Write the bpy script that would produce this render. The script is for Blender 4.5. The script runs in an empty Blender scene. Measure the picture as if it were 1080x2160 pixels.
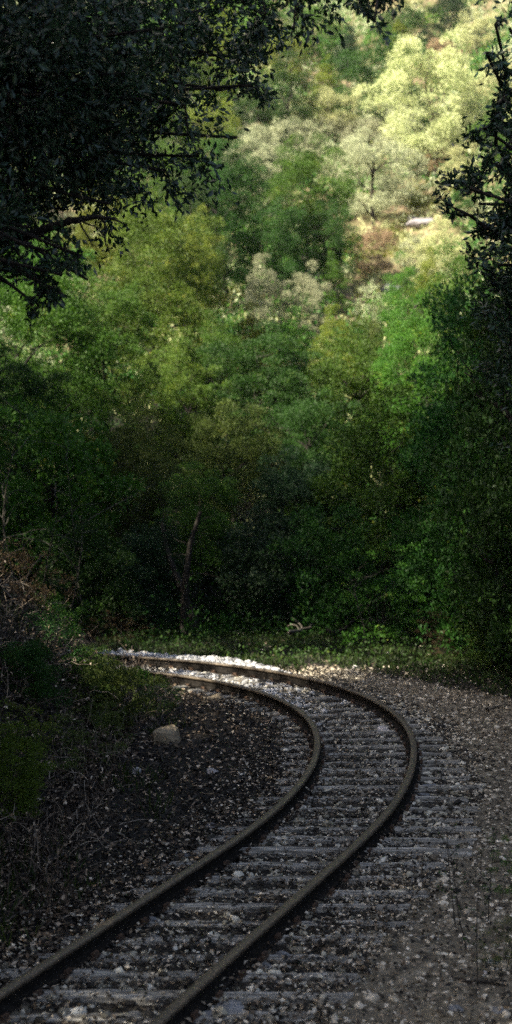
import bpy, math, random
import numpy as np
from mathutils import Vector

random.seed(7)
R = np.random.default_rng(11)
scene = bpy.context.scene
COL = scene.collection

# ------------------------------------------------------------------ camera model
F, HZ, CH = 2800.0, 920.0, 3.25          # focal length and horizon row in photo pixels, eye height above rail top
PITCH = math.atan2(1080 - HZ, F)
CP, SP = math.cos(PITCH), math.sin(PITCH)

def ray(px, py):
    u = (px - 540) / F
    v = (py - 1080) / F
    return np.array([u, CP - SP * v, -SP - CP * v])

def at(px, py, Y):
    d = ray(px, py)
    k = Y / d[1]
    return np.array([d[0] * k, Y, CH + d[2] * k])

def flat(px, py, z=0.0):
    d = ray(px, py)
    k = (z - CH) / d[2]
    return np.array([d[0] * k, d[1] * k])

# ------------------------------------------------------------------ terrain
def sstep(a, b, x):
    t = np.clip((x - a) / (b - a), 0, 1)
    return t * t * (3 - 2 * t)

def wob(x, y, s, seed=0.0):
    return (np.sin(x / s + 1.3 + seed) * np.cos(y / s * 1.1 + .7 * seed) + .6 * np.sin(x / s * 2.1 + y / s * 1.7 + 2 * seed)
            + .4 * np.cos(x / s * 4.3 - y / s * 3.1 + seed)) / 2.0

def gz(x, y):
    x = np.asarray(x, float); y = np.asarray(y, float)
    z = -0.165 + 0.012 * wob(x, y, .5) + 0 * x
    foot = -1.55 + .25 * np.sin(y * .55) - .35 * sstep(9, 6, y)
    d = np.maximum(foot - x, 0)
    bank = 0.84 * d * sstep(0, 1.2, d) * (d < 3.2) + (0.84 * 3.2 + .48 * (d - 3.2)) * (d >= 3.2)
    bank = bank * sstep(19.4, 16.6, y) + 0
    bank = bank * (1 + .12 * wob(x, y, .7, 2.)) 
    z = z + bank
    # the hill rising beyond the curve
    b = np.maximum(y - 23.2, 0)
    z = z + .30 * b * sstep(0, 5, b) + .0022 * b * b + np.minimum(b / 30, 1) * .9 * wob(x, y, 6.5, 1.)
    # both valley sides
    z = z + np.maximum(-x - 9, 0) * .42 * sstep(17, 25, y)
    e = np.maximum(x - 5.0, 0)
    z = z + .30 * e * sstep(0, 3, e)
    return z

def gz1(x, y):
    return float(gz(np.array([x]), np.array([y]))[0])

def hit(px, py):
    d = ray(px, py)
    k = np.linspace(4, 260, 9000) / d[1]
    p = np.stack([d[0] * k, d[1] * k, CH + d[2] * k], 1)
    below = p[:, 2] < gz(p[:, 0], p[:, 1])
    i = int(np.argmax(below)) if below.any() else len(k) - 1
    return p[i]

# ------------------------------------------------------------------ mesh helpers
def mesh(name, v, f, smooth=False):
    """v (N,3), f (M,k) of one polygon size"""
    v = np.asarray(v, np.float32); f = np.asarray(f, np.int32)
    m = bpy.data.meshes.new(name)
    n, k = f.shape
    m.vertices.add(len(v)); m.vertices.foreach_set("co", v.ravel())
    m.loops.add(n * k); m.loops.foreach_set("vertex_index", f.ravel())
    m.polygons.add(n)
    m.polygons.foreach_set("loop_start", np.arange(0, n * k, k, dtype=np.int32))
    m.polygons.foreach_set("loop_total", np.full(n, k, np.int32))
    m.polygons.foreach_set("use_smooth", np.full(n, smooth, bool))
    m.update(calc_edges=True)
    return m

def link(name, m, mat=None, parent=None):
    o = bpy.data.objects.new(name, m)
    COL.objects.link(o)
    if mat is not None:
        if not m.materials:
            m.materials.append(mat)
        o.material_slots[0].link = 'OBJECT'
        o.material_slots[0].material = mat
    if parent is not None:
        o.parent = parent
    return o

def tag(o, label=None, cat=None, group=None, kind=None):
    if label: o['label'] = label
    if cat: o['category'] = cat
    if group: o['group'] = group
    if kind: o['kind'] = kind
    return o

def empty(name, loc, label, cat, group=None, rz=0.0):
    o = bpy.data.objects.new(name, None)
    COL.objects.link(o)
    o.empty_display_size = .2
    o.location = loc; o.rotation_euler = (0, 0, rz)
    return tag(o, label, cat, group)

def unit(a):
    return a / np.maximum(np.linalg.norm(a, axis=-1, keepdims=True), 1e-9)

def leaves(pos, direc, length, width, fold=.25, rng=R, flat_n=None):
    """one pointed, slightly folded leaf per position: two quads-worth as a diamond"""
    n = len(pos)
    d = unit(direc)
    a = rng.normal(size=(n, 3)) if flat_n is None else flat_n
    side = unit(np.cross(d, a))
    up = np.cross(side, d)
    L = np.broadcast_to(np.asarray(length), (n,))[:, None]; W = np.broadcast_to(np.asarray(width), (n,))[:, None]
    v = np.stack([pos, pos + d * L * .5 + side * W * .5 + up * W * fold, pos + d * L, pos + d * L * .5 - side * W * .5 + up * W * fold], 1)
    f = np.arange(n * 4).reshape(n, 4)
    return v.reshape(-1, 3), f

def tube(pts, rad, sides=6, close=True):
    pts = np.asarray(pts, float); n = len(pts)
    rad = np.broadcast_to(np.asarray(rad, float), (n,))
    t = np.gradient(pts, axis=0); t = unit(t)
    ref = np.array([0, 0, 1.0]) if abs(t[:, 2]).mean() < .8 else np.array([1.0, 0, 0])
    s = unit(np.cross(t, ref)); b = np.cross(t, s)
    ang = np.linspace(0, 2 * np.pi, sides, endpoint=False)
    ring = pts[:, None] + rad[:, None, None] * (np.cos(ang)[None, :, None] * s[:, None] + np.sin(ang)[None, :, None] * b[:, None])
    v = ring.reshape(-1, 3)
    i = np.arange(n - 1)[:, None] * sides; j = np.arange(sides)[None]
    f = np.stack([i + j, i + (j + 1) % sides, i + sides + (j + 1) % sides, i + sides + j], -1).reshape(-1, 4)
    return v, f

class Acc:
    def __init__(s): s.v = []; s.f = []; s.n = 0
    def add(s, v, f):
        s.v.append(np.asarray(v, np.float32)); s.f.append(np.asarray(f) + s.n); s.n += len(v)
        return s
    def mesh(s, name, smooth=False):
        return mesh(name, np.concatenate(s.v), np.concatenate(s.f), smooth)

def box(c, dx, dy, _unused, h):
    """c centre of the base, dx dy unit axes scaled to half sizes"""
    c = np.asarray(c, float); dx = np.asarray(dx, float); dy = np.asarray(dy, float)
    v = []
    for z in (0, h):
        for sx, sy in ((-1, -1), (1, -1), (1, 1), (-1, 1)):
            v.append(c + sx * dx + sy * dy + np.array([0, 0, z]))
    f = [(3, 2, 1, 0), (4, 5, 6, 7), (0, 1, 5, 4), (1, 2, 6, 5), (2, 3, 7, 6), (3, 0, 4, 7)]
    return np.array(v), np.array(f)

# ------------------------------------------------------------------ materials
def nt(name):
    m = bpy.data.materials.new(name); m.use_nodes = True
    t = m.node_tree
    return m, t, t.nodes, t.links, t.nodes['Principled BSDF']

def ramp(n, l, src, stops, interp='LINEAR'):
    r = n.new('ShaderNodeValToRGB')
    r.color_ramp.interpolation = interp
    e = r.color_ramp.elements
    while len(e) < len(stops): e.new(.5)
    for i, (p, c) in enumerate(stops):
        e[i].position = p; e[i].color = (*c, 1)
    l.new(src, r.inputs[0])
    return r

def noise(n, l, scale, detail=4, coord='Object', rough=.6):
    tc = n.new('ShaderNodeTexCoord'); x = n.new('ShaderNodeTexNoise')
    x.inputs['Scale'].default_value = scale; x.inputs['Detail'].default_value = detail; x.inputs['Roughness'].default_value = rough
    l.new(tc.outputs[coord], x.inputs['Vector'])
    return x

def leaf_mat(name, a, b, c, rough=.55, trans=.2, spec=.3):
    """a, b: the two leaf colours, c: the colour of odd leaves; varies per leaf and in patches"""
    m, t, n, l, p = nt(name)
    g = n.new('ShaderNodeNewGeometry'); oi = n.new('ShaderNodeObjectInfo')
    nz = noise(n, l, 2.2, 2, 'Object')
    ad = n.new('ShaderNodeMath'); ad.operation = 'MULTIPLY_ADD'; ad.inputs[1].default_value = .45
    l.new(g.outputs['Random Per Island'], ad.inputs[0]); 
    m2 = n.new('ShaderNodeMath'); m2.operation = 'MULTIPLY_ADD'; m2.inputs[1].default_value = 1.3; m2.inputs[2].default_value = -.42
    l.new(nz.outputs['Fac'], m2.inputs[0]); l.new(m2.outputs[0], ad.inputs[2])
    r = ramp(n, l, ad.outputs[0], [(0.0, a), (.75, b), (1.0, c)])
    hs = n.new('ShaderNodeHueSaturation'); l.new(r.outputs[0], hs.inputs['Color'])
    mr = n.new('ShaderNodeMapRange'); mr.inputs[3].default_value = .75; mr.inputs[4].default_value = 1.25
    l.new(oi.outputs['Random'], mr.inputs[0]); l.new(mr.outputs[0], hs.inputs['Value'])
    mh = n.new('ShaderNodeMapRange'); mh.inputs[3].default_value = .485; mh.inputs[4].default_value = .515
    l.new(oi.outputs['Random'], mh.inputs[0]); l.new(mh.outputs[0], hs.inputs['Hue'])
    l.new(hs.outputs[0], p.inputs['Base Color'])
    p.inputs['Roughness'].default_value = rough; p.inputs['Specular IOR Level'].default_value = spec
    tr = n.new('ShaderNodeBsdfTranslucent'); l.new(hs.outputs[0], tr.inputs['Color'])
    mx = n.new('ShaderNodeMixShader'); mx.inputs[0].default_value = trans
    l.new(p.outputs[0], mx.inputs[1]); l.new(tr.outputs[0], mx.inputs[2])
    l.new(mx.outputs[0], n['Material Output'].inputs['Surface'])
    return m

def island_mat(name, stops, rough=.8, spec=.3, bump=0, nscale=30):
    m, t, n, l, p = nt(name)
    g = n.new('ShaderNodeNewGeometry')
    r = ramp(n, l, g.outputs['Random Per Island'], stops)
    nz = noise(n, l, nscale, 4)
    mx = n.new('ShaderNodeMix'); mx.data_type = 'RGBA'; mx.blend_type = 'MULTIPLY'; mx.inputs[0].default_value = .6
    r2 = ramp(n, l, nz.outputs['Fac'], [(.3, (.45, .45, .45)), (.7, (1.2, 1.2, 1.2))])
    l.new(r.outputs[0], mx.inputs[6]); l.new(r2.outputs[0], mx.inputs[7])
    l.new(mx.outputs[2], p.inputs['Base Color'])
    p.inputs['Roughness'].default_value = rough; p.inputs['Specular IOR Level'].default_value = spec
    return m

def mottled(name, stops, scale, rough=.85, spec=.3, bump=.3, scale2=None, stretch=None):
    m, t, n, l, p = nt(name)
    nz = noise(n, l, scale, 6)
    if stretch:
        mp = n.new('ShaderNodeMapping'); mp.inputs['Scale'].default_value = stretch
        l.new(nz.inputs['Vector'].links[0].from_socket, mp.inputs[0]); l.new(mp.outputs[0], nz.inputs['Vector'])
    r = ramp(n, l, nz.outputs['Fac'], stops)
    l.new(r.outputs[0], p.inputs['Base Color'])
    p.inputs['Roughness'].default_value = rough; p.inputs['Specular IOR Level'].default_value = spec
    if bump:
        nb = noise(n, l, scale2 or scale * 3, 5)
        b = n.new('ShaderNodeBump'); b.inputs['Strength'].default_value = bump; b.inputs['Distance'].default_value = .02
        l.new(nb.outputs['Fac'], b.inputs['Height']); l.new(b.outputs[0], p.inputs['Normal'])
    return m

M = {}
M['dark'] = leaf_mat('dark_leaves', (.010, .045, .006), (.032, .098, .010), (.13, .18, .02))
M['mid'] = leaf_mat('green_leaves', (.024, .082, .006), (.066, .15, .011), (.28, .27, .03))
M['yellow'] = leaf_mat('yellow_green_leaves', (.07, .11, .012), (.16, .19, .02), (.36, .3, .04), trans=.25)
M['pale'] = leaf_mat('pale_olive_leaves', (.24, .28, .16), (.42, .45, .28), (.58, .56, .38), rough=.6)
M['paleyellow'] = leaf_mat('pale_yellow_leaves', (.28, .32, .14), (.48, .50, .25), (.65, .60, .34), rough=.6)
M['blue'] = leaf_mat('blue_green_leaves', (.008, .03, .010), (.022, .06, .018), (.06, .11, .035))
M['dry'] = leaf_mat('dry_brown_leaves', (.2, .145, .08), (.34, .255, .15), (.46, .37, .23))
M['brown'] = leaf_mat('withered_brown_leaves', (.04, .026, .014), (.09, .058, .028), (.22, .15, .08))
M['glossy'] = leaf_mat('glossy_evergreen_leaves', (.018, .052, .026), (.042, .092, .045), (.12, .16, .09), rough=.3, trans=.22, spec=.7)
M['fresh'] = leaf_mat('fresh_green_leaves', (.045, .09, .016), (.11, .165, .028), (.28, .28, .045), trans=.25)
M['lime'] = leaf_mat('lime_green_leaves', (.05, .105, .012), (.12, .19, .016), (.36, .38, .045), trans=.25)
M['golden'] = leaf_mat('golden_tipped_leaves', (.045, .095, .010), (.10, .15, .016), (.38, .33, .04), trans=.25)
M['grass'] = leaf_mat('grass_blades', (.015, .03, .006), (.04, .06, .012), (.13, .12, .045), trans=.25)
M['bark'] = mottled('bark', [(.3, (.012, .011, .009)), (.7, (.04, .034, .028))], 14, bump=.6, stretch=(1, 1, .25))
M['palebark'] = mottled('pale_bark', [(.3, (.08, .07, .055)), (.7, (.2, .18, .15))], 14, bump=.4, stretch=(1, 1, .25))
M['twig'] = island_mat('dead_twigs', [(0, (.05, .035, .025)), (.6, (.13, .1, .075)), (1, (.34, .29, .23))])
M['stone'] = island_mat('ballast_stones', [(0, (.012, .011, .01)), (.36, (.05, .045, .034)), (.62, (.29, .27, .21)), (.82, (.62, .58, .46)), (1, (.9, .87, .76))], rough=.7)
M['pathstone'] = island_mat('path_stones', [(0, (.045, .038, .027)), (.34, (.17, .146, .106)), (.65, (.5, .44, .335)), (1, (.9, .83, .69))], rough=.7)
M['whitestone'] = island_mat('fresh_white_ballast', [(0, (.25, .25, .25)), (.5, (.6, .61, .62)), (1, (.85, .85, .85))], rough=.7)
M['litter'] = island_mat('fallen_leaves', [(0, (.008, .0065, .005)), (.45, (.03, .024, .018)), (.66, (.15, .11, .072)), (.82, (.42, .345, .25)), (1, (.88, .8, .66))], rough=.6)
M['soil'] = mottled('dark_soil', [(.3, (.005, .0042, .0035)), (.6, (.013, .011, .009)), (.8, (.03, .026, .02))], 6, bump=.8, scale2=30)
M['hill'] = mottled('dry_hillside_grass', [(.3, (.035, .05, .014)), (.47, (.10, .092, .042)), (.62, (.22, .165, .105)), (.76, (.28, .225, .135))], 1.3, bump=.6, scale2=4)
M['path'] = mottled('stony_path', [(.3, (.01, .009, .007)), (.5, (.03, .026, .021)), (.75, (.1, .088, .07))], 9, bump=.9, scale2=40)
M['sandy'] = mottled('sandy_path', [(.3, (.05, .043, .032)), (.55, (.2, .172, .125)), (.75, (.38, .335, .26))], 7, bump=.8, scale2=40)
M['rail'] = mottled('rusty_rail', [(.3, (.006, .0052, .0045)), (.55, (.014, .012, .01)), (.75, (.032, .027, .023))], 22, rough=.8, spec=.15, bump=.15)
M['head'] = mottled('worn_rail_head', [(.3, (.035, .027, .019)), (.7, (.15, .118, .082))], 30, rough=.48, spec=.45, bump=.1)
M['wood'] = mottled('weathered_sleeper_wood', [(.3, (.05, .048, .042)), (.5, (.24, .23, .205)), (.72, (.62, .605, .555))], 11, bump=.7, stretch=(.3, 4, 4))
M['rust'] = mottled('rusted_iron', [(.3, (.035, .022, .015)), (.7, (.12, .075, .05))], 30, rough=.75)
M['sand'] = mottled('sandstone', [(.3, (.16, .125, .085)), (.6, (.34, .28, .19)), (.8, (.44, .37, .27))], 16, bump=.5)
M['rock'] = mottled('grey_rock', [(.3, (.10, .105, .11)), (.6, (.24, .25, .265)), (.8, (.4, .42, .44))], 14, bump=.5)
M['whiterock'] = mottled('pale_rock', [(.3, (.35, .33, .33)), (.7, (.6, .58, .58))], 8, bump=.5)

# ------------------------------------------------------------------ ground, hillside, track bed
def sheet(name, xs, ys, mat, dz=0.0, fn=gz):
    X, Y = np.meshgrid(xs, ys)
    Z = fn(X, Y) + dz
    v = np.stack([X, Y, Z], -1).reshape(-1, 3)
    nx, ny = len(xs), len(ys)
    i = (np.arange(ny - 1)[:, None] * nx + np.arange(nx - 1)[None]).ravel()
    f = np.stack([i, i + 1, i + nx + 1, i + nx], 1)
    return link(name, mesh(name, v, f, True), mat)

xs_near = np.unique(np.concatenate([np.linspace(-45, -6, 40), np.linspace(-6, 6, 161), np.linspace(6, 45, 40)]))
ys_near = np.concatenate([np.linspace(-25, 4, 30), np.linspace(4.1, 24, 200)])
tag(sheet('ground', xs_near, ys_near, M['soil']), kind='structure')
ys_far = np.concatenate([np.linspace(37, 60, 60), np.linspace(60.5, 190, 90)])
xs_far = np.unique(np.concatenate([xs_near[::2], np.linspace(-110, -45, 20), np.linspace(45, 110, 20)]))
tag(sheet('hillside', xs_far, ys_far, M['hill']), kind='structure')
tag(sheet('wooded_slope', xs_far, np.linspace(24, 37, 34), M['soil']), kind='structure')

# rails: centre lines of the two heads, read on the plane of the rail tops
OUT = [(325, 2160), (432, 2060), (540, 1966), (620, 1895), (705, 1822), (785, 1750), (840, 1690), (865, 1640), (877, 1590), (877, 1560), (865, 1532),
       (845, 1507), (810, 1482), (765, 1462), (730, 1447), (690, 1435), (640, 1425), (590, 1415), (540, 1407), (480, 1399), (380, 1390), (300, 1384), (240, 1380)]
INN = [(0, 2092), (135, 2006), (270, 1916), (400, 1832), (540, 1742), (600, 1690), (645, 1642), (669, 1600), (675, 1560), (663, 1522), (637, 1495),
       (605, 1477), (570, 1462), (540, 1453), (450, 1431), (365, 1420), (280, 1411)]

def resample(p, n):
    d = np.r_[0, np.cumsum(np.linalg.norm(np.diff(p, axis=0), axis=1))]
    t = np.linspace(0, d[-1], n)
    return np.stack([np.interp(t, d, p[:, i]) for i in range(p.shape[1])], 1)

def rail_path(pts, tail):
    p = np.array([flat(*q) for q in pts])
    d0 = unit(p[0] - p[2])
    p = np.vstack([p[0] + d0 * 6, p[0] + d0 * 3, p, tail])
    p = resample(p, 260)
    k = np.ones(13) / 13
    for _ in range(2):
        e = np.vstack([np.repeat(p[:1], 6, 0), p, np.repeat(p[-1:], 6, 0)])
        q = np.stack([np.convolve(e[:, i], k, 'valid') for i in range(2)], 1)
        q[0], q[-1] = p[0], p[-1]
        p = q
    return resample(p, 260)
outer = rail_path(OUT, [(-4.2, 20.35), (-7.5, 20.5), (-12, 20.3)])
inner = rail_path(INN, [(-4.0, 19.25), (-7.5, 19.4), (-12, 19.2)])

def sweep_profile(path, prof, z0):
    t = unit(np.gradient(path, axis=0))
    nrm = np.stack([t[:, 1], -t[:, 0]], 1)
    n, k = len(path), len(prof)
    v = np.zeros((n, k, 3))
    for j, (a, b) in enumerate(prof):
        v[:, j, :2] = path + nrm * a
        v[:, j, 2] = z0 + b
    i = np.arange(n - 1)[:, None] * k; j = np.arange(k)[None]
    f = np.stack([i + j, i + k + j, i + k + (j + 1) % k, i + (j + 1) % k], -1).reshape(-1, 4)
    return v.reshape(-1, 3), f
half = [(.062, 0), (.062, .012), (.02, .024), (.011, .034), (.011, .088), (.03, .098), (.034, .104)]
body = half + [(-a, b) for a, b in half[::-1]]
cap = [(.034, .1035), (.035, .124), (.031, .130), (.02, .133), (-.02, .133), (-.031, .130), (-.035, .124), (-.034, .1035)]
def make_rail(name, path, label):
    v, f = sweep_profile(path, body, -.133)
    o = link(name, mesh(name, v, f), M['rail'])
    tag(o, label, 'rail', 'rails of the curving track')
    v, f = sweep_profile(path, cap, -.133)
    link('rail_head', mesh('rail_head', v, f, True), M['head'], o)
    return o
make_rail('rail', outer, 'rusty rail on the outside of the curve, beside the gravel path and white ballast')
make_rail('rail', inner, 'rusty rail on the inside of the curve, beside the dark leaf litter')

centre = resample((outer + inner) / 2, 900)
def track_dist(x, y):
    c = centre[::3]
    out = np.full(len(x), 9e9)
    for a in range(0, len(x), 4000):
        s = slice(a, a + 4000)
        d = (x[s, None] - c[None, :, 0]) ** 2 + (y[s, None] - c[None, :, 1]) ** 2
        out[s] = np.sqrt(d.min(1))
    return out

VB = np.array([flat(*q, -.16) for q in ((600, 1388), (650, 1398), (750, 1419), (870, 1437), (960, 1456), (1080, 1478), (1400, 1520))])
def verge_y(x):
    """where the grass verge begins right of the bend"""
    return np.interp(x, VB[:, 0], VB[:, 1])

# the stony track bed and path, a thin sheet with a ragged edge above the soil
def bed():
    xs = np.linspace(-12, 5.5, 250); ys = np.linspace(1, 21.6, 300)
    X, Y = np.meshgrid(xs, ys)
    td = track_dist(X.ravel(), Y.ravel()).reshape(X.shape)
    right = (X > np.interp(Y, centre[:, 1][:600], np.maximum.accumulate(centre[:, 0][:600])) - .2)
    edge = .12 * wob(X, Y, .21, 3.)
    keep = (td < .95 + edge) | ((X > -.6) & (Y < 19.6 + edge - .28 * np.maximum(X - .5, 0) - .28 * np.maximum(X - 2.2, 0)) & right & (Y > 1))
    z = gz(X, Y) + .012
    v = np.stack([X, Y, z], -1).reshape(-1, 3)
    nx = len(xs)
    q = keep[:-1, :-1] & keep[1:, :-1] & keep[:-1, 1:] & keep[1:, 1:]
    iy, ix = np.nonzero(q)
    i = iy * nx + ix
    f = np.stack([i, i + 1, i + nx + 1, i + nx], 1)
    used, inv = np.unique(f, return_inverse=True)
    return v[used], inv.reshape(f.shape)
v, f = bed()
tag(link('stony_path', mesh('stony_path', v, f, True), M['path']), kind='structure')

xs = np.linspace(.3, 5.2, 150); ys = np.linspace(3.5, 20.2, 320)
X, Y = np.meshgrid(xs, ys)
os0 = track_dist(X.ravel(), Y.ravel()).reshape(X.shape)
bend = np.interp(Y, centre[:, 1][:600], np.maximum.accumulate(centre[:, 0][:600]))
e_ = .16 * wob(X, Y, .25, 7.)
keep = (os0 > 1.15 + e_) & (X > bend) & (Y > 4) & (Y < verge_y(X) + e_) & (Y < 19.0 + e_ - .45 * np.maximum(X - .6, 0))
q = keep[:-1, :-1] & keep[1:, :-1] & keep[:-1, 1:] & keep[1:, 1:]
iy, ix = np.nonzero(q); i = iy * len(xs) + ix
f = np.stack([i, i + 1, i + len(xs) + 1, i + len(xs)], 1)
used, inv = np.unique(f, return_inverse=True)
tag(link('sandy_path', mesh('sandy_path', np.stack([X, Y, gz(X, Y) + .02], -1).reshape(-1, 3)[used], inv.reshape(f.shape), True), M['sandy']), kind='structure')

# ------------------------------------------------------------------ sleepers
def px_of(p):
    x, y, z = p[0], p[1], p[2] - CH
    yc = y * CP - z * SP; zc = y * SP + z * CP
    return 540 + F * x / yc, 1080 - F * zc / yc

def rough_beam(hl, hw, h, seed):
    rng = np.random.default_rng(seed)
    nx, prof = 13, [(-1, 0), (-1, .8), (-.8, 1), (-.3, .97), (.3, .98), (.8, 1), (1, .8), (1, 0)]
    xs = np.linspace(-hl, hl, nx); k = len(prof)
    v = np.zeros((nx, k, 3))
    for i, x in enumerate(xs):
        for j, (a, b) in enumerate(prof):
            v[i, j] = (x + (rng.normal() * .02 if i in (0, nx - 1) else 0), a * hw + rng.normal() * .006, b * h + rng.normal() * .004)
    i = np.arange(nx - 1)[:, None] * k; j = np.arange(k)[None]
    f = np.stack([i + j, i + (j + 1) % k, i + k + (j + 1) % k, i + k + j], -1).reshape(-1, 4)
    V = v.reshape(-1, 3)
    ends = []
    for b in (0, (nx - 1) * k):
        q = [b + a for a in range(k)]
        for a in range(0, k - 2, 2):
            fc = (q[0], q[a + 1], q[a + 2], q[(a + 3) % k]) if a + 3 < k else (q[0], q[a + 1], q[a + 2], q[a + 2])
            ends.append(fc if b == 0 else fc[::-1])
    ends = [e for e in ends if len(set(e)) == 4]
    return mesh('sleeper', V, np.vstack([f, np.array(ends)]))
beams = [rough_beam(1.12, .062, .14, s) for s in range(5)]
cv, cf = box((0, 0, 0), (.085, 0, 0), (0, .055, 0), None, .012)
acc = Acc().add(cv, cf)
for sx in (-1, 1):
    acc.add(*box((sx * .072, 0, .012), (.012, 0, 0), (0, .03, 0), None, .03))
chair_mesh = acc.mesh('rail_chair')
spv, spf = tube([(0, 0, 0), (0, 0, .03), (0, 0, .031)], [.012, .012, .001], 6)
arc = np.r_[0, np.cumsum(np.linalg.norm(np.diff(centre, axis=0), axis=1))]
tan = unit(np.gradient(centre, axis=0))
SL = []
s0 = arc[np.argmin(np.abs(centre[:, 1] - 6.6))]
s = s0
ORD = ['1st', '2nd', '3rd'] + ['%dth' % i for i in range(4, 21)] + ['21st', '22nd', '23rd'] + ['%dth' % i for i in range(24, 31)] + ['31st', '32nd', '33rd'] + ['%dth' % i for i in range(34, 41)] + ['41st', '42nd', '43rd'] + ['%dth' % i for i in range(44, 51)] + ['51st', '52nd', '53rd'] + ['%dth' % i for i in range(54, 61)]
rs = np.random.default_rng(5)
while len(SL) < 50 and s < arc[-1] - 1:
    c = np.array([np.interp(s, arc, centre[:, i]) for i in range(2)])
    t = np.array([np.interp(s, arc, tan[:, i]) for i in range(2)])
    perp = np.array([t[1], -t[0]])
    # near the camera the sleepers lie a little askew to the rails
    a = math.atan2(perp[1], perp[0])
    a = a * (.12 if a < 0 else .62) + .05 + rs.normal() * .02
    ax = np.array([math.cos(a), math.sin(a)])
    lsc = float(np.interp(c[1], [11, 14], [1, .8]))
    ov = .22 * float(np.interp(c[1], [11, 14], [1, .15])) + rs.normal() * .04
    SL.append((c + ax * ov, a, s, lsc))
    s += .345 + rs.normal() * .018
def rail_cross(path, c, ax):
    d = path - c
    n = np.array([-ax[1], ax[0]])
    off = d @ n; al = d @ ax
    j = np.argmin(np.abs(off) + 10 * (np.abs(al) > 1.6))
    return al[j]
for i, (c, a, s, lsc) in enumerate(SL):
    ax = np.array([math.cos(a), math.sin(a)])
    special = abs(px_of((*(c + ax * 1.1), -.14))[1] - 1812) < 14 and not any(b.get('pale_end') for b in bpy.data.objects if b.name.startswith('railway_sleeper'))
    lab = 'weathered grey sleeper, %s one up the track from the bottom edge of the photo' % ORD[i]
    z = gz1(*c)
    e = empty('railway_sleeper', (c[0], c[1], 0), lab, 'sleeper', 'wooden sleepers under the curving track', a)
    if special:
        e['label'] = 'weathered sleeper whose pale squared end sticks out highest beside the outer rail'
        e['pale_end'] = True
    b = link('beam', beams[i % 5], M['wood'], e)
    b.location = (0, 0, -.265 + rs.normal() * .008 + (.02 if special else 0)); b.scale = (rs.uniform(.94, 1.03) * lsc, rs.uniform(.75, 1.1), 1)
    for path in (outer, inner):
        al = rail_cross(path, c, ax)
        j = np.argmin(np.linalg.norm(path - (c + ax * al), axis=1))
        tt = path[min(j + 1, 259)] - path[max(j - 1, 0)]
        ch = link('rail_chair', chair_mesh, M['rust'], e)
        ch.location = (al, 0, -.136)
        ch.rotation_euler = (0, 0, math.atan2(tt[1], tt[0]) - math.pi / 2 - a)

def on_sleeper(x, y):
    m = np.zeros(len(x), bool)
    for c, a, s, lsc in SL:
        dx, dy = x - c[0], y - c[1]
        u = dx * math.cos(a) + dy * math.sin(a); w = -dx * math.sin(a) + dy * math.cos(a)
        m |= (np.abs(u) < 1.12 * lsc) & (np.abs(w) < .06)
    return m

def near_rail(x, y, r):
    m = np.zeros(len(x), bool)
    for p in (outer, inner):
        for a in range(0, len(x), 4000):
            q = slice(a, a + 4000)
            d = (x[q, None] - p[None, :, 0]) ** 2 + (y[q, None] - p[None, :, 1]) ** 2
            m[q] |= d.min(1) < r * r
    return m

# ------------------------------------------------------------------ stones, litter, twigs
ph = (1 + 5 ** .5) / 2
ICO = unit(np.array([(-1, ph, 0), (1, ph, 0), (-1, -ph, 0), (1, -ph, 0), (0, -1, ph), (0, 1, ph), (0, -1, -ph), (0, 1, -ph), (ph, 0, -1), (ph, 0, 1), (-ph, 0, -1), (-ph, 0, 1)], float))
ICF = np.array([(0, 11, 5), (0, 5, 1), (0, 1, 7), (0, 7, 10), (0, 10, 11), (1, 5, 9), (5, 11, 4), (11, 10, 2), (10, 7, 6), (7, 1, 8), (3, 9, 4), (3, 4, 2), (3, 2, 6), (3, 6, 8), (3, 8, 9), (4, 9, 5), (2, 4, 11), (6, 2, 10), (8, 6, 7), (9, 8, 1)])

def stones(x, y, z, size, rng=R, squash=.6):
    n = len(x)
    v = ICO[None] * (1 + rng.normal(size=(n, 12, 1)) * .16)
    sc = np.stack([rng.uniform(.7, 1.4, n), rng.uniform(.6, 1.1, n), rng.uniform(.4, .9, n) * squash / .6], 1) * size[:, None]
    v = v * sc[:, None]
    a = rng.uniform(0, 6.28, n); tl = rng.normal(size=n) * .35
    ct, st = np.cos(tl)[:, None], np.sin(tl)[:, None]
    vy, vz = v[..., 1] * ct - v[..., 2] * st, v[..., 1] * st + v[..., 2] * ct
    ca, sa = np.cos(a)[:, None], np.sin(a)[:, None]
    vx, vy = v[..., 0] * ca - vy * sa, v[..., 0] * sa + vy * ca
    v = np.stack([vx + x[:, None], vy + y[:, None], vz + z[:, None]], -1)
    f = ICF[None] + (np.arange(n) * 12)[:, None, None]
    return v.reshape(-1, 3), f.reshape(-1, 3)

def scatter(n, x0, x1, y0, y1, rng=R):
    """uniform in the picture rather than on the ground: more towards the camera"""
    x = rng.uniform(x0, x1, n); y = y0 + (y1 - y0) * rng.uniform(0, 1, n) ** 1.25
    return x, y

def outer_side(x, y):
    """signed distance outward of the outer rail (positive: outside the curve)"""
    t = unit(np.gradient(outer, axis=0)); nr = np.stack([t[:, 1], -t[:, 0]], 1)
    out = np.zeros(len(x))
    for a in range(0, len(x), 4000):
        q = slice(a, a + 4000)
        d2 = (x[q, None] - outer[None, :, 0]) ** 2 + (y[q, None] - outer[None, :, 1]) ** 2
        j = d2.argmin(1)
        out[q] = (x[q] - outer[j, 0]) * nr[j, 0] + (y[q] - outer[j, 1]) * nr[j, 1]
    return out

def sel(x, y, m): return x[m], y[m]

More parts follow.
